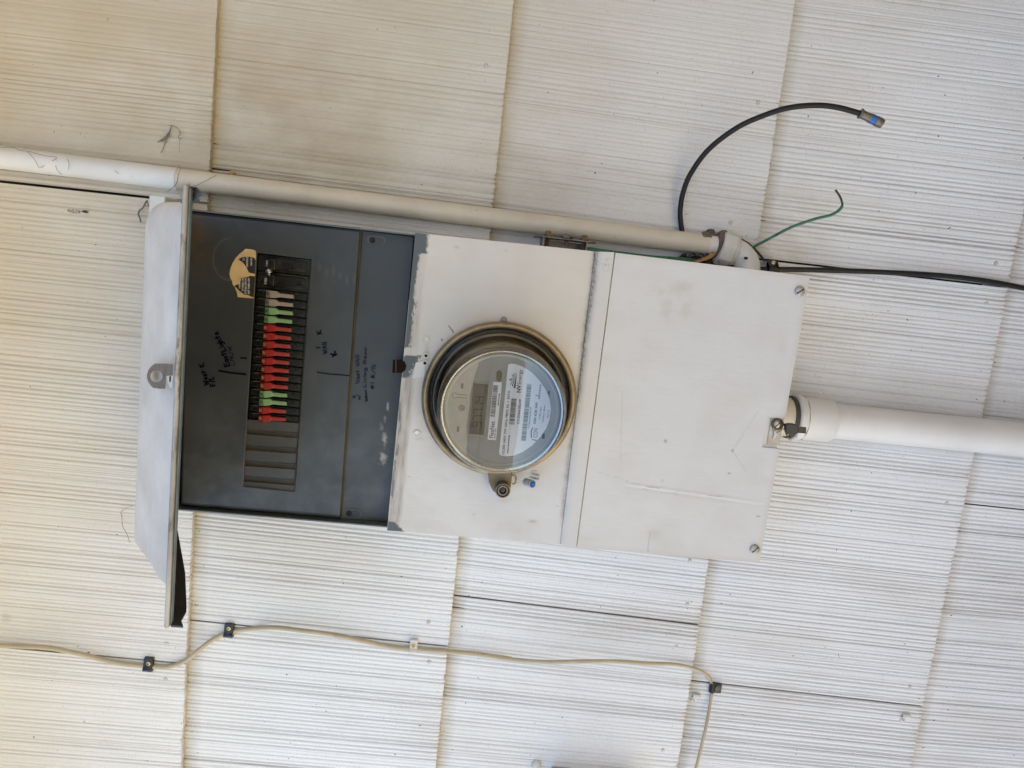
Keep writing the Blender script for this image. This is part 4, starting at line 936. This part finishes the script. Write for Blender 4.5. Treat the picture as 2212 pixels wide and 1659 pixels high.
# small features of the face
b = B(); u, v, _ = at(*z4(215, 883), FD); b.disc((u, v, FD), .0034, .0008, 24); b.mi = 1; b.lathe((u, v, FD + .0008), [(.0034, 0), (.0030, .0006), (.0024, .0003), (.0012, .0004), (.00005, .0006)], 24); b.build('optical_port', ['void', mat('port_grey', (.03, .03, .032), .25)], fp, smooth=50)
b = B()
kc = (90, 655); rr_ = [(kc[0] + 52 * math.cos(t_), kc[1] + 52 * math.sin(t_)) for t_ in np.linspace(R(28), R(332), 22)]
b.ribbon([at(*z4(*p), FD) for p in [(300, 697)] + rr_[:0] + [(150, 690)]], .0007, .0003); b.ribbon([at(*z4(*p), FD) for p in rr_], .0007, .0003); b.ribbon([at(*z4(*p), FD) for p in [(145, 632), (302, 645)]], .0007, .0003)
b.build('keyhole_mark', 'ink', fp)
for q_ in ([(207, 430), (248, 433), (240, 528), (200, 525)], [(132, 1222), (172, 1225), (165, 1322), (125, 1318)], [(1800, 574), (1842, 574), (1836, 668), (1812, 620)], [(1700, 1356), (1752, 1358), (1742, 1455), (1690, 1448)]):
    b = B(); fpoly(b, q_, FD, .0005 if q_[0][0] != 1800 else .0002); b.build('led_window', 'void', fp)
b = B(); sn = [(905 + 55 * math.cos(t_) + (0), 0) for t_ in (0,)]
ov = [(912 + 52 * math.cos(t_), 245 + 52 * math.sin(t_)) for t_ in np.linspace(R(190), R(350), 10)] + [(903 + 52 * math.cos(t_), 345 + 50 * math.sin(t_)) for t_ in np.linspace(R(10), R(170), 10)]
fpoly(b, ov, FD, .0005); b.build('sensor_window', mat('sensor_green', (.05, .05, .02), .15, var=.4, vs=120), fp)
# lock barrel on the ring
lk = at(1085.4, 1054, .125); b = B()
b.lathe((lk[0], lk[1], 0), [(.0085, .112), (.0092, .114), (.0094, .136), (.0090, .1375), (.0078, .1378), (.0076, .133)], 40)
hw_ = at(1075, 1030, .12); b.prism([at(*p, .12)[:2] for p in ((1053, 1018), (1056, 1040), (1064, 1058), (1075, 1066), (1093, 1064), (1103, 1050), (1106, 1024), (1100, 1016), (1075, 1022))], .111, .1235)
lock = b.build('lock_housing', mat('lock_bronze_case', (.19, .15, .10), .42, .6, var=.15, vs=60), meter, smooth=40)
b = B(); b.lathe((lk[0], lk[1], 0), [(.0070, .128), (.0070, .1362), (.0064, .1370), (.0046, .1370), (.0044, .134)], 36); b.build('lock_sleeve', mat('lock_bronze', (.22, .18, .14), .35, .8, var=.1, vs=90), lock, smooth=40)
b = B(); b.disc((lk[0], lk[1], .131), .0075, .001, 30); b.mi = 1; b.lathe((lk[0], lk[1], .1345), [(.0044, 0), (.0030, .0008), (.0005, .0016), (.00005, .0017)], 8); b.build('lock_core', ['void', mat('core_grey', (.03, .035, .04), .3, .3)], lock)
b = B(); lp = [z5(*p) for p in ((1040, 905), (1058, 888), (1100, 890), (1122, 930), (1128, 1000), (1118, 1060), (1090, 1080), (1042, 1082))]
b.tube([at(*p, .128) for p in lp], .0012, 8); b.build('seal_loop', 'brass', lock, smooth=60)
b = B(); u, v, _ = at(1088.5, 690.5, .112); b.disc((u, v, .1105), .0036, .002, 20); b.build('ring_stud', 'dsteel', meter, bevel=.0005)

# meter seal
seal = thing('meter_seal', at(*z5(1400, 1060), .13), 'small clear and blue wire seal with a stamped tag hanging from the meter lock', 'meter seal')
b = B(); b.tube(spline([at(*z5(*p), .131) for p in ((1112, 1005), (1160, 988), (1230, 1008), (1300, 1025))], 6), .00032, 6); b.tube(spline([at(*z5(*p), .131) for p in ((1112, 1040), (1190, 1065), (1280, 1060), (1350, 1045))], 6), .00032, 6); b.build('seal_wire', 'steel', seal)
A_, B_ = Vector(at(*z5(1335, 1035), .124)), Vector(at(*z5(1490, 1085), .137)); ax_ = (B_ - A_); b = B(); b.lathe(A_, [(.0001, 0), (.0044, .0004), (.0050, .001), (.0050, ax_.length)], 28, axis=ax_); b.build('seal_body', 'seal', seal, smooth=40)
b = B(); b.lathe(B_ - ax_.normalized() * .0002, [(.0050, -.001), (.0050, .0), (.0036, .0004)], 28, axis=ax_); b.build('seal_collar', 'seal', seal); b = B(); b.disc(B_, .0040, .0006, 28, axis=ax_); b.mi = 1; b.ribbon([tuple(B_ + Vector((-.0038, .0016, .0012))), tuple(B_ + Vector((.0038, -.0008, .0008)))], .0003, .0003); b.build('seal_insert', ['blue', 'seal'], seal)
b = B(); tg = [(1395, 950), (1418, 820), (1465, 812), (1490, 785), (1550, 778), (1600, 795), (1625, 835), (1632, 868), (1665, 880), (1638, 1000), (1560, 1005), (1530, 990), (1440, 962)]
b.prism([at(*z5(*p), .1405)[:2] for p in tg], .139, .1402); b.mi = 1; TD = .1402
def tg_(s, x0, y0, x1, y1, h): text(b, s, at(*z5(x0, y0), TD), at(*z5(x1, y1), TD), h * .0977 / 1580 * .86, lift=.0002, bold=.02)
def texth(b, txt, p0, p1, h, lift=.0002, bold=.02):
    vs, fs = glyphs(txt, bold, 0.); x0, x1 = min(v[0] for v in vs), max(v[0] for v in vs); p0, p1 = Vector(p0), Vector(p1); e = p1 - p0; L_ = e.length; e.normalize(); up = Vector((e.y, -e.x, 0))
    b.add([p0 + e * (v[0] - x0) / (x1 - x0) * L_ + up * v[1] / .7 * h + Vector((0, 0, lift)) for v in vs], fs)
texth(b, 'SCOPE', at(*z5(1470, 865), TD), at(*z5(1615, 905), TD), .0021); texth(b, '0294859', at(*z5(1428, 945), TD), at(*z5(1622, 990), TD), .0021)
b.build('seal_tag', ['seal', 'ink'], seal)

# ------------------------------------------------------------------ conduit beside the panel
cond = thing('conduit', at(800, 440, 0), 'white painted plastic conduit running up beside the panel into an elbow', 'conduit')
cd = .0245
b = B(); b.tube([run_on(at(385, 386.5, cd), at(0, 340, cd), -.815), at(0, 340, cd), at(200, 364, cd), at(385, 386.5, cd)], .01385, 40); b.build('conduit_pipe', 'riser', cond, smooth=60)
b = B(); b.tube([at(384, 386.4, cd), at(553, 407, cd), at(1106, 476, cd), at(1300, 500, cd), at(1528, 528, cd)], .0130, 40); b.build('conduit_pipe', 'pipe', cond, smooth=60)
b = B(); b.tube([at(1524, 527.5, cd), at(1556, 532, cd)], .0124, 36); b.build('pipe_stub', 'riser', cond, smooth=60)
A_, B_ = Vector(at(1551, 532, cd + .002)), Vector(at(1588, 543, cd + .002)); ax_ = (B_ - A_); L_ = ax_.length
b = B(); b.lathe(A_, [(.0125, 0), (.0215, .0002), (.0232, .0016), (.0232, L_ * .74), (.0208, L_ * .80)], 8, axis=ax_); b.build('conduit_nut', 'white', cond, bevel=.0003)
b = B(); b.lathe(A_, [(.0198, L_ * .78), (.0205, L_ * .80), (.0205, L_ * .87), (.0188, L_ * .89), (.0188, L_ * .92), (.0196, L_ * .94), (.0190, L_)], 40, axis=ax_); b.build('nut_collar', 'white', cond, smooth=40)
b = B(); b.tube(spline([at(1580, 540, cd + .002), at(1598, 549, cd + .003), at(1611, 566, cd + .004), at(1614, 590, cd + .005), at(1612, 640, cd + .006)], 6), [.0168] * 25, 36); eb = b.build('elbow', 'riser', cond, smooth=60)
b = B(); p = at(1612.5, 557.5, .050); b.lathe(p, [(.0018, -.004), (.0018, .0006)], 12, cap=True); b.build('elbow_hole', 'void', cond)
# dried mud daubed at the nut
def lump(b, pts, r, seed, seg=9):
    rj = random.Random(seed); b.tube(pts, [r * rj.uniform(.6, 1.25) for _ in pts], seg)
b = B(); Am = Vector(at(1526, 528, cd)); am = (Vector(at(1560, 533, cd)) - Am).normalized(); xm = Vector((0, -1, 0)); xm = (xm - am * xm.dot(am)).normalized(); ym = am.cross(xm)
rj = random.Random(4)
for k in range(60):
    th = rj.uniform(-.9, 2.4); off = rj.uniform(-.004, .010) + .006 * math.sin(th * 2); rr = .0128
    c0 = Am + am * off + (xm * math.cos(th) + ym * math.sin(th)) * rr
    if c0.z < cd - .004: continue
    b.lathe(c0 - Vector((0, 0, .001)), [(.0001, .0020), (.0024 * rj.uniform(.6, 1.5), .0010), (.0032 * rj.uniform(.7, 1.4), -.0010)], 7)
for k in range(34):
    th = rj.uniform(-.4, 2.0); c0 = Am + am * (.0195 + rj.uniform(-.002, .0025)) + (xm * math.cos(th) + ym * math.sin(th)) * .0200
    b.lathe(c0, [(.0001, .0014), (.0014 * rj.uniform(.6, 1.5), .0008), (.0018, -.0010)], 7)
b.lathe(Am + am * .0165, [(.0128, -.004), (.0165, -.0034), (.0198, -.0014), (.0214, .0016), (.0222, .0042)], 40, axis=am)
b.build('mud_daub', 'mud', cond, smooth=60)

# strap behind the nut
st = thing('conduit_strap', at(1535, 515, .02), 'black strap bracket behind the conduit just above the hex nut', 'strap')
b = B(); b.prism([at(*p, .02)[:2] for p in ((1529, 498), (1534, 494), (1545, 495), (1547, 512), (1524, 512))], .006, .018); b.build('strap_tab', 'clipblk', st, bevel=.001)

# bonding bar with three bolts
bar = thing('bonding_bracket', at(1215, 515, .06), 'dark steel grounding bracket with three rusty bolts at the side of the panel', 'grounding bracket')
vP = at(1224, 515.5, .086)[1]
zb = lambda x, y: (1134.1 + x * .0977, 475.2 + y * .0977)
ua, ub_ = at(1153, 513, .075)[0], at(1289, 527, .075)[0]
b = B(); pts_ = []
for k in range(13): t_ = R(90 + 15 * k); pts_.append((ua + .010 + .010 * math.cos(t_), .068 + .018 * math.sin(t_)))
for k in range(13): t_ = R(-90 + 15 * k); pts_.append((ub_ - .010 + .010 * math.cos(t_), .068 + .018 * math.sin(t_)))
b.vprism(pts_, vP, vP + .0013); b.build('bracket_plate', 'dsteel', bar, bevel=.0003)
b = B(); b.box(ua + .011, ub_ - .013, vP + .002, vT - .001, .045, .047); b.box(ua + .011, ua + .0128, vP + .0014, vT - .001, .047, .083); b.box(ub_ - .0145, ub_ - .013, vP + .0014, vT - .001, .047, .083); b.build('bracket_channel', 'dsteel', bar)
for i, (x, y, rr, m_) in enumerate(((1184, 506, .0052, 'rust'), (1224.5, 509, .0075, 'dsteel'), (1262, 517, .0052, 'rust'))):
    u = at(x, y, .075)[0]; b = B()
    b.lathe((u, vP, .076), [(rr * 1.0, -.0005), (rr * 1.02, -.0030), (rr * .9, -.0036), (rr * .86, -.0060), (rr * .5, -.0075), (.0001, -.0077)] if i != 1 else [(rr, -.0008), (rr * 1.08, -.0032), (rr * .8, -.0050), (rr * .4, -.0062), (.0001, -.0064)], 6 if i != 1 else 20, axis=(0, 1, 0)); b.build('bolt_head', m_, bar, bevel=.0004)
    b = B(); h_ = .0185 if i != 1 else .0075; b.lathe((u, vP + .0013, .076), [(.0022 + .0005 * (k % 2), k * .0007) for k in range(int(h_ / .0007))], 12, axis=(0, 1, 0), cap=True); b.build('bolt_thread', 'rust', bar)

# cables -------------------------------------------------------------------------------------------------
co_ = thing('coax_cable', at(1471, 500, .02), 'black coax cable curling up from the conduit, ending in a blue-banded connector', 'coax cable')
b = B(); b.tube(path([(1478, 525, .016), (1473.5, 500, .018), (1469.5, 470, .020), (1470, 447, .022), (1476, 414.7, .026), (1492, 375, .032), (1531, 322.5, .042), (1593.5, 275, .055), (1659, 246, .068), (1709, 232, .078), (1764, 227.5, .086), (1809, 232, .091), (1858, 245, .094)], 6), .0034, 16); b.build('cable_jacket', 'cable', co_, smooth=60)
A_, B_ = Vector(at(1857, 244.5, .094)), Vector(at(1906, 267.5, .096)); ax_ = B_ - A_; L_ = ax_.length
b = B(); b.lathe(A_, [(.0036, 0), (.0061, .0004), (.0063, .0018), (.0052, .0030), (.0050, L_ * .32), (.0055, L_ * .46), (.0056, L_ * .48)], 28, axis=ax_); cn = b.build('connector', 'nickel', co_, smooth=40)
b = B(); b.lathe(A_, [(.0058, L_ * .47), (.0058, L_ * .70)], 28, axis=ax_, cap=True); b.build('blue_band', 'blue', cn, smooth=40)
b = B(); b.lathe(A_, [(.0056, L_ * .70), (.0061, L_ * .71), (.0061, L_ * .90), (.0056, L_ * .92), (.0056, L_), (.0046, L_), (.0044, L_ * .9), (.0001, L_ * .9)], 12, axis=ax_); b.build('connector_nut', 'nickel', cn, bevel=.0003)
b = B(); b.tube([A_ + ax_ * .9, A_ + ax_ * 1.06], .0006, 6); b.tube([A_ + ax_ * .92 + Vector((-.001, -.003, 0)), A_ + ax_ * 1.10 + Vector((-.0005, -.002, 0))], .0004, 6); b.build('centre_pin', 'steel', cn)

gw = thing('ground_wire', at(1660, 516, .03), 'loose green ground wire sticking out past the conduit elbow, bare dark tip', 'wire')
b = B(); b.tube(path([(1615, 541, .02), (1632, 531, .025), (1659, 517, .032), (1709, 491, .045), (1759, 473.5, .055), (1794, 464.7, .06), (1811.5, 454.7, .062), (1819.5, 445, .063)]), .0019, 12); b.build('green_insulation', 'gwire', gw, smooth=60)
b = B(); b.tube(path([(1819, 446, .063), (1819.3, 439, .063), (1814.5, 424.7, .062), (1804.5, 410, .061)]), .0014, 10); b.build('bare_end', 'gdark', gw, smooth=60)
g2 = thing('ground_wire', at(1615, 526, .02), 'dark green wire looping round the back of the conduit elbow', 'wire')
b = B(); b.tube(path([(1570, 506, .012), (1587.6, 511, .016), (1614, 524.5, .020), (1635, 543, .020), (1652, 564, .012)]), .0016, 10); b.build('green_insulation', 'gdark', g2, smooth=60)
g3 = thing('ground_wire', at(1400, 550, .05), 'green ground wire tucked along the upper side of the panel cover', 'wire')
b = B(); b.tube(path([(1255, 545, .07), (1272, 539, .075), (1331, 546.5, .068), (1406, 556, .058), (1476, 561, .045), (1510, 566, .03)]), .0030, 12); b.build('green_insulation', 'gwire', g3, smooth=60)
bc = thing('black_cable', at(1900, 587, .015), 'thick black cable leaving the panel corner and running down the wall', 'cable')
b = B(); b.tube(path([(1580, 585, .02), (1620, 583, .018), (1659, 582, .017), (1759, 583, .018), (1909, 588, .020), (2034, 595.5, .019), (2134, 607.5, .018), (2212, 622.5, .018), (2300, 642, .018), (2420, 668, .018), (2560, 690, .018), (2760, 712, .018), (3000, 735, .018)]), .0036, 16); b.build('cable_jacket', 'cable', bc, smooth=60)
pc_ = thing('phone_cable', at(900, 1403, .014), 'beige cable wandering along the left of the wall between small clips', 'cable')
bp = [(-260, 1380, .014), (-60, 1393, .014), (0, 1395, .014), (50, 1397, .014), (105, 1400, .018), (140, 1406.5, .020), (180, 1415, .018), (225, 1426.5, .015), (270, 1435, .014), (320, 1440, .0135), (355, 1441.5, .0145), (380, 1437, .015), (405, 1425, .016), (430, 1404, .012), (457, 1384, .008), (485, 1370, .005), (505, 1363.5, .005), (553, 1358, .006), (595.5, 1356.5, .018), (653, 1363, .019), (728, 1373, .020), (790, 1386.5, .016), (853, 1399, .015), (893, 1402.5, .015), (968, 1408, .015), (1028, 1413, .012), (1106, 1424.5, .016), (1181, 1430, .024), (1256, 1428.8, .032), (1331, 1428.8, .034), (1393.5, 1433, .030), (1456, 1435, .024), (1496, 1443, .018), (1518.5, 1452, .012), (1532, 1465, .006), (1537, 1478, .0045), (1537, 1496.5, .0045), (1532, 1531.5, .010), (1523.5, 1576.5, .020), (1513.5, 1619, .022), (1503.5, 1659, .022), (1480, 1750, .02), (1470, 1950, .018), (1475, 2200, .018)]
nb_ = [max(.0020, .0029 - .0007 * sm(1390, 1540, p[0]) * (1 if p[1] > 1430 else .4)) for p in bp]
bp = [(p[0], p[1], p[2] + .0025) for p in bp]
sp = path(bp, 6); rr_ = list(np.interp(np.linspace(0, len(bp) - 1, len(sp)), range(len(bp)), nb_))
b = B(); b.tube(sp, rr_, 14); b.tube([p + Vector((0, -.0018, -.0012)) for p in path(bp[:27], 6)], .0017, 8); b.build('cable_jacket', 'beige', pc_, smooth=60)

# cable clips: hook over the cable with a screwed foot
def clip(x, y, w_, h_, sx, sy, m, label, loop='down', empty=False, screwm='screwbrass', name='cable_clip', group='clips fixing the beige cable'):
    d = surf(at(x, y, .012)[0]) - .0006; t = thing(name, at(x, y, d), label, 'cable clip', group)
    c = at(x, y, d); k = .99 / 1580; hw2, hh = w_ / 2 * k, h_ / 2 * k; u, v = c[0], c[1]
    b = B()
    if loop == 'down':      # foot towards photo-top, hook towards photo-bottom
        prof = [(-hh, .0), (-hh, .0065), (hh * .25, .0075), (hh * .55, .0105), (hh * .85, .0098), (hh, .0065), (hh * 1.02, .001), (hh * .86, .001), (hh * .84, .006), (hh * .7, .0082), (hh * .45, .0082), (hh * .2, .0030), (hh * .1, .0)]
        n = len(prof); vs = [(u - hw2, v + q, d + z) for q, z in prof] + [(u + hw2, v + q, d + z) for q, z in prof]
        b.add(vs, [tuple(range(n)), tuple(range(n, 2 * n))[::-1]] + [(i, (i + 1) % n, n + (i + 1) % n, n + i) for i in range(n)])
    elif loop == 'left':
        prof = [(hw2, .0), (hw2, .0065), (-hw2 * .2, .0070), (-hw2 * .5, .0095), (-hw2 * .85, .0090), (-hw2 * 1.05, .006), (-hw2 * 1.05, .001), (-hw2 * .85, .001), (-hw2 * .8, .0055), (-hw2 * .45, .0075), (-hw2 * .15, .003), (0, 0)]
        n = len(prof); vs = [(u + q, v - hh, d + z) for q, z in prof] + [(u + q, v + hh, d + z) for q, z in prof]
        b.add(vs, [tuple(range(n)), tuple(range(n, 2 * n))[::-1]] + [(i, (i + 1) % n, n + (i + 1) % n, n + i) for i in range(n)])
    else:                    # empty clip: a foot with a small open hook on the photo-top side
        b.box(u - hw2, u + hw2 * .55, v - hh * .1, v + hh, d, d + .002)
        prof = [(-hh * .1, 0), (-hh * .1, .004), (-hh * .5, .0065), (-hh, .005), (-hh * 1.05, .0), (-hh * .85, 0), (-hh * .8, .004), (-hh * .5, .005), (-hh * .25, .0028), (-hh * .25, 0)]
        n = len(prof); vs = [(u - hw2 * .8, v + q, d + z) for q, z in prof] + [(u + hw2, v + q, d + z) for q, z in prof]
        b.add(vs, [tuple(range(n)), tuple(range(n, 2 * n))[::-1]] + [(i, (i + 1) % n, n + (i + 1) % n, n + i) for i in range(n)])
    b.build('clip_body', m, t, bevel=.0004)
    screw('clip_screw', sx, sy, d + (.0075 if not empty else .002), .0030, screwm, t, .6, .0016, cross=not empty)
    return t
clip(324, 1431.5, 20, 31, 320.5, 1433.5, 'clipblk', 'black clip on the beige cable nearest the top of the wall')
clip(497, 1358.5, 20, 31, 494, 1357.5, 'clipblk', 'black clip on the beige cable just past the lifted hood')
clip(894, 1393, 17, 33, 893.5, 1395, 'white', 'white clip holding the beige cable, the only white one in use')
clip(1543.5, 1483, 27, 21, 1549.5, 1486, 'clipblk', 'black clip where the beige cable bends sideways', loop='left', screwm='nickel')
clip(1501, 1506, 20, 22, 1497, 1511.5, 'white', 'empty white clip on the shingle beside the cable bend', loop='e', empty=True, screwm='white', group='empty painted clips')
clip(1953, 1549, 22, 22, 1950, 1555, 'white', 'empty white clip at the lower edge of a shingle, lowest on the wall', loop='e', empty=True, screwm='white', group='empty painted clips')
bcl = thing('cable_clip', at(1671.5, 572, .01), 'black metal strap clip over the thick black cable by the panel corner', 'cable clip')
b = B(); u0, v0, _ = at(1663, 558.5, .02); u1, v1, _ = at(1680.5, 589, .02)
prof = [(v0, .009), (v0, .0125), (v0 + .010, .0135), (v0 + .0125, .0235), (v1 + .0005, .0245), (v1 + .0015, .009), (v1 - .0005, .009), (v1 - .001, .0225), (v0 + .0118, .0220), (v0 + .009, .012), (v0 + .001, .0115), (v0 + .001, .009)]
n = len(prof); b.add([(u0, q, z) for q, z in prof] + [(u1, q, z) for q, z in prof], [tuple(range(n)), tuple(range(n, 2 * n))[::-1]] + [(i, (i + 1) % n, n + (i + 1) % n, n + i) for i in range(n)])
b.build('clip_body', mat('brown_black_metal', (.03, .025, .022), .5, .4), bcl, bevel=.0004); screw('clip_screw', 1670.5, 567.5, .0130, .0032, 'steel', bcl, .3, .0016, slot=False)

# service riser below the panel
ris = thing('service_riser', at(1900, 925, 0), 'thick white plastic riser pipe running down from the panel', 'pipe')
rd = .038
b = B(); b.tube([at(1775, 907, rd), at(1950, 924.5, rd), at(2212, 949, rd), run_on(at(1775, 907, rd), at(2212, 949, rd), Z0 - .01)], .0241, 56); b.build('riser_pipe', 'riser', ris, smooth=60)
A_, B_ = Vector(at(1728, 903, rd)), Vector(at(1791, 909, rd)); ax_ = B_ - A_; L_ = ax_.length
b = B(); b.lathe(A_, [(.0310, 0), (.0312, .0012), (.0300, .0018), (.0297, L_ * .93), (.0288, L_ * .985), (.0268, L_), (.0240, L_)], 56, axis=ax_); ad = b.build('adapter', 'riser', ris, smooth=40)
b = B(); b.lathe(A_, [(.0265, -.0130), (.0320, -.0126), (.0332, -.0105), (.0332, -.0016), (.0312, 0)], 10, axis=ax_); b.build('hex_flange', 'riser', ad, bevel=.0015)
b = B(); b.lathe(A_, [(.0290, -.0180), (.0292, -.0125)], 40, axis=ax_, cap=True); b.build('gasket', 'gasket', ad, smooth=40)
b = B(); b.lathe(A_, [(.0265, -.045), (.0268, -.0175)], 40, axis=ax_, cap=True); b.build('threaded_hub', 'pipe', ad, smooth=40)

# black padlock seal
ps = thing('padlock_seal', at(1710, 930, .11), 'small black plastic wire seal hanging from the screw tab at the bottom of the panel', 'seal')
b = B(); b.prism([at(*z8(*p), .112)[:2] for p in ((750, 965), (830, 948), (935, 950), (990, 975), (1020, 1015), (1040, 1085), (1015, 1160), (960, 1195), (860, 1205), (780, 1180), (760, 1120))], .1105, .1175); b.build('seal_body', 'clipblk', ps, bevel=.001)
b = B(); b.prism([at(*z8(*p), .112)[:2] for p in ((1030, 1018), (1225, 1038), (1220, 1175), (1040, 1160))], .112, .1148); b.build('seal_flag', 'clipblk', ps, bevel=.0003)
b = B(); b.tube(spline([at(*z8(*p), .1125) for p in ((500, 1120), (505, 1000), (545, 910), (640, 900), (700, 1020), (760, 1080))], 6), .0004, 6); b.tube([at(*z8(*p), .112) for p in ((590, 1165), (700, 1100), (770, 1075))], .0005, 6); b.tube([at(*z8(*p), .112) for p in ((790, 1180), (825, 1240), (890, 1288), (912, 1280), (905, 1215))], .0009, 6); b.build('seal_wire', 'rust', ps, smooth=60)

# utility box just entering the frame at the bottom
ub2 = thing('outlet_box', at(1290, 1700, 0), 'beige outlet box just entering the picture at the bottom edge', 'outlet box')
c0 = (at(1190, 1653, .006)[0], at(1190, 1653, .006)[1], 0)
b = B(); b.box(c0[0], c0[0] + .13, c0[1], c0[1] + .11, .006, .045); b.build('box_body', mat('beige_box_paint', (.46, .38, .28), .5, var=.1, vs=40), ub2, bevel=.004)
b = B(); b.box(c0[0] - .003, c0[0] + .133, c0[1] - .0015, c0[1] + .113, .0452, .052); b.build('box_lid', mat('beige_box_paint', (.50, .46, .40), .5, var=.1, vs=40), ub2, bevel=.003)
b = B(); p = at(1159, 1655, .012); b.lathe((p[0], p[1], .006), [(.0075, 0), (.007, .005), (.004, .008), (.0001, .0085)], 18); b.build('wall_plug', 'white', ub2, smooth=60)

# webs, leaf, debris, cocoon
lf = thing('dead_leaf', at(1515, 555, .045), 'curled brown dead leaf caught between the panel and the conduit nut', 'leaf')
z7 = lambda x, y: (1436.5 + x * .12695, 464.4 + y * .12695)
b = B(); L1 = [(440, 805), (540, 770), (650, 730), (740, 690), (770, 640), (820, 615)]; L2 = [(440, 810), (560, 805), (690, 770), (780, 740), (840, 690), (856, 625)]
vs = []; 
for k, (p, q) in enumerate(zip(L1, L2)): vs += [at(*z7(*p), .052 + .003 * math.sin(k)), at(*z7((p[0] + q[0]) / 2, (p[1] + q[1]) / 2), .050 + .002 * math.sin(k)), at(*z7(*q), .054 + .002 * math.cos(k))]
b.add(vs, [(k * 3 + j, k * 3 + j + 1, k * 3 + j + 4, k * 3 + j + 3) for k in range(5) for j in (0, 1)]); b.build('leaf_blade', 'leaf', lf, smooth=0, solid=.0004)
l2 = thing('dead_leaf', at(502, 374, .01), 'small orange-brown leaf tip lying against the top side of the conduit', 'leaf')
b = B(); vs = [at(x, y, .014 + .004 * (i % 2)) for i, (x, y) in enumerate(((491, 374.5), (498, 371), (506, 370.5), (510, 372.5), (508, 379), (499, 380)))]; b.add(vs, [(0, 1, 2, 3, 4, 5)]); b.build('leaf_blade', 'leaf', l2, solid=.0004)
tr_ = thing('debris', at(1500, 560, .03), 'dark dry debris and fibres packed in the gap beside the conduit nut', 'debris'); b = B(); rj = random.Random(9)
for k in range(150):
    x, y = rj.gauss(1512, 34), rj.uniform(548, 572); 
    if x < 1470 or x > 1600: continue
    p = Vector(at(x, y, rj.uniform(.012, .04))); q = p + Vector((rj.uniform(-.006, .006), rj.uniform(-.004, .004), rj.uniform(-.003, .003))); b.tube([p, (p + q) / 2 + Vector((0, .001, .001)), q], rj.uniform(.0002, .0006), 5)
for k in range(26):
    x = 1478 + k * 5.0; p = Vector(at(x, 562 + rj.uniform(-4, 6) + (x - 1478) * .10, rj.uniform(.010, .022))); b.lathe(p, [(.0001, .006), (.0042 * rj.uniform(.7, 1.2), .004), (.0058 * rj.uniform(.7, 1.3), .0), (.006, -.006)], 7)
b.build('debris_fibres', mat('dark_debris', (.035, .025, .018), .9, var=.3, vs=200), tr_); tag(tr_, kind='stuff')
b = B()
def strand(pts, r=.00028, d=.016, b=b): b.tube(path([(x, y, d + .003 * math.sin(i * 1.7)) for i, (x, y) in enumerate(pts)], 4), r, 5)
wb = thing('cobweb', at(370, 290, .012), 'grey cobweb strands stuck to the wall above the conduit, left of the hood', 'cobweb')
b = B()
for pts, r in (([(366, 271), (372, 271), (379, 274), (387, 281), (389, 289), (385, 296), (392, 300)], .0004), ([(371, 272), (366, 283), (358, 294), (346, 303), (341, 307)], .0005), ([(371, 272), (366, 290), (360, 300), (352, 322), (347, 330)], .0004), ([(388, 300), (388, 330)], .0002)): strand(pts, r, b=b)
vs = [at(x, y, .016) for x, y in ((366, 283), (367, 289), (361, 299), (352, 306), (345, 306), (350, 300), (360, 292))]; b.add(vs, [tuple(range(7))]); b.build('web_strands', 'web', wb)
w2 = thing('cobweb', at(310, 445, .02), 'thick dusty cobweb loop hanging beside the top flange of the panel', 'cobweb'); b = B()
for pts, r in (([(318, 433), (313, 440), (309, 448), (301, 455), (299, 463), (302, 470), (304, 480)], .0011), ([(317, 434), (322, 446)], .0007), ([(312, 444), (322, 446)], .0006)): strand(pts, r, .02, b=b)
b.build('web_strands', 'web', w2)
w3 = thing('cobweb', at(400, 390, .03), 'dark threadlike cobwebs straggling over the white conduit pipe', 'cobweb'); b = B()
for pts in ([(0, 318), (30, 319), (42, 325), (62, 327), (95, 336), (122, 340), (112, 348)], [(60, 328), (75, 345), (85, 362), (98, 356)], [(145, 343), (149, 352), (148, 366)], [(387, 355), (389, 366), (385, 378), (380, 398), (362, 414)], [(410, 402), (425, 400), (447, 389), (468, 378)], [(120, 358), (124, 368), (133, 377)], [(248, 368), (252, 372), (256, 375)]): 
    b = B(); strand(pts, .00028, .040, b=b); b.build('web_strand', 'web', w3)
w4 = thing('cobweb', at(270, 1110, .015), 'fine cobweb wisp on the cream wall left of the hood', 'cobweb'); b = B()
for pts, r in (([(286, 1093), (272, 1098), (261, 1106), (263, 1114), (265, 1137), (274, 1153), (280, 1172)], .0003),): strand(pts, r, .016, b=b)
b.build('web_strands', 'web', w4)
cc_ = thing('insect_cocoon', at(170, 456, .013), 'brown speckled insect case stuck to the upper wall', 'insect case'); b = B(); rj = random.Random(2)
for k in range(90):
    t_ = rj.random() ** .8; x = 145 + 36 * t_; y = 454.5 + 3 * t_ + rj.gauss(0, 2.0 * math.sin(math.pi * clampf(t_ * .9 + .1)) + .3)
    p = at(x, y, surf(at(x, y, .01)[0])); b.lathe(p, [(.0001, .0006), (.00045, .0003), (.0006, -.0002)], 6)
p, q = Vector(at(177, 456, .0140)), Vector(at(189, 458, .0140)); b.lathe(p, [(.0003, 0), (.0016, .002), (.0018, .005), (.0009, .0075), (.0001, .008)], 10, axis=q - p); b.build('case', mat('cocoon_brown', (.07, .03, .018), .5, var=.3, vs=300), cc_, smooth=60)
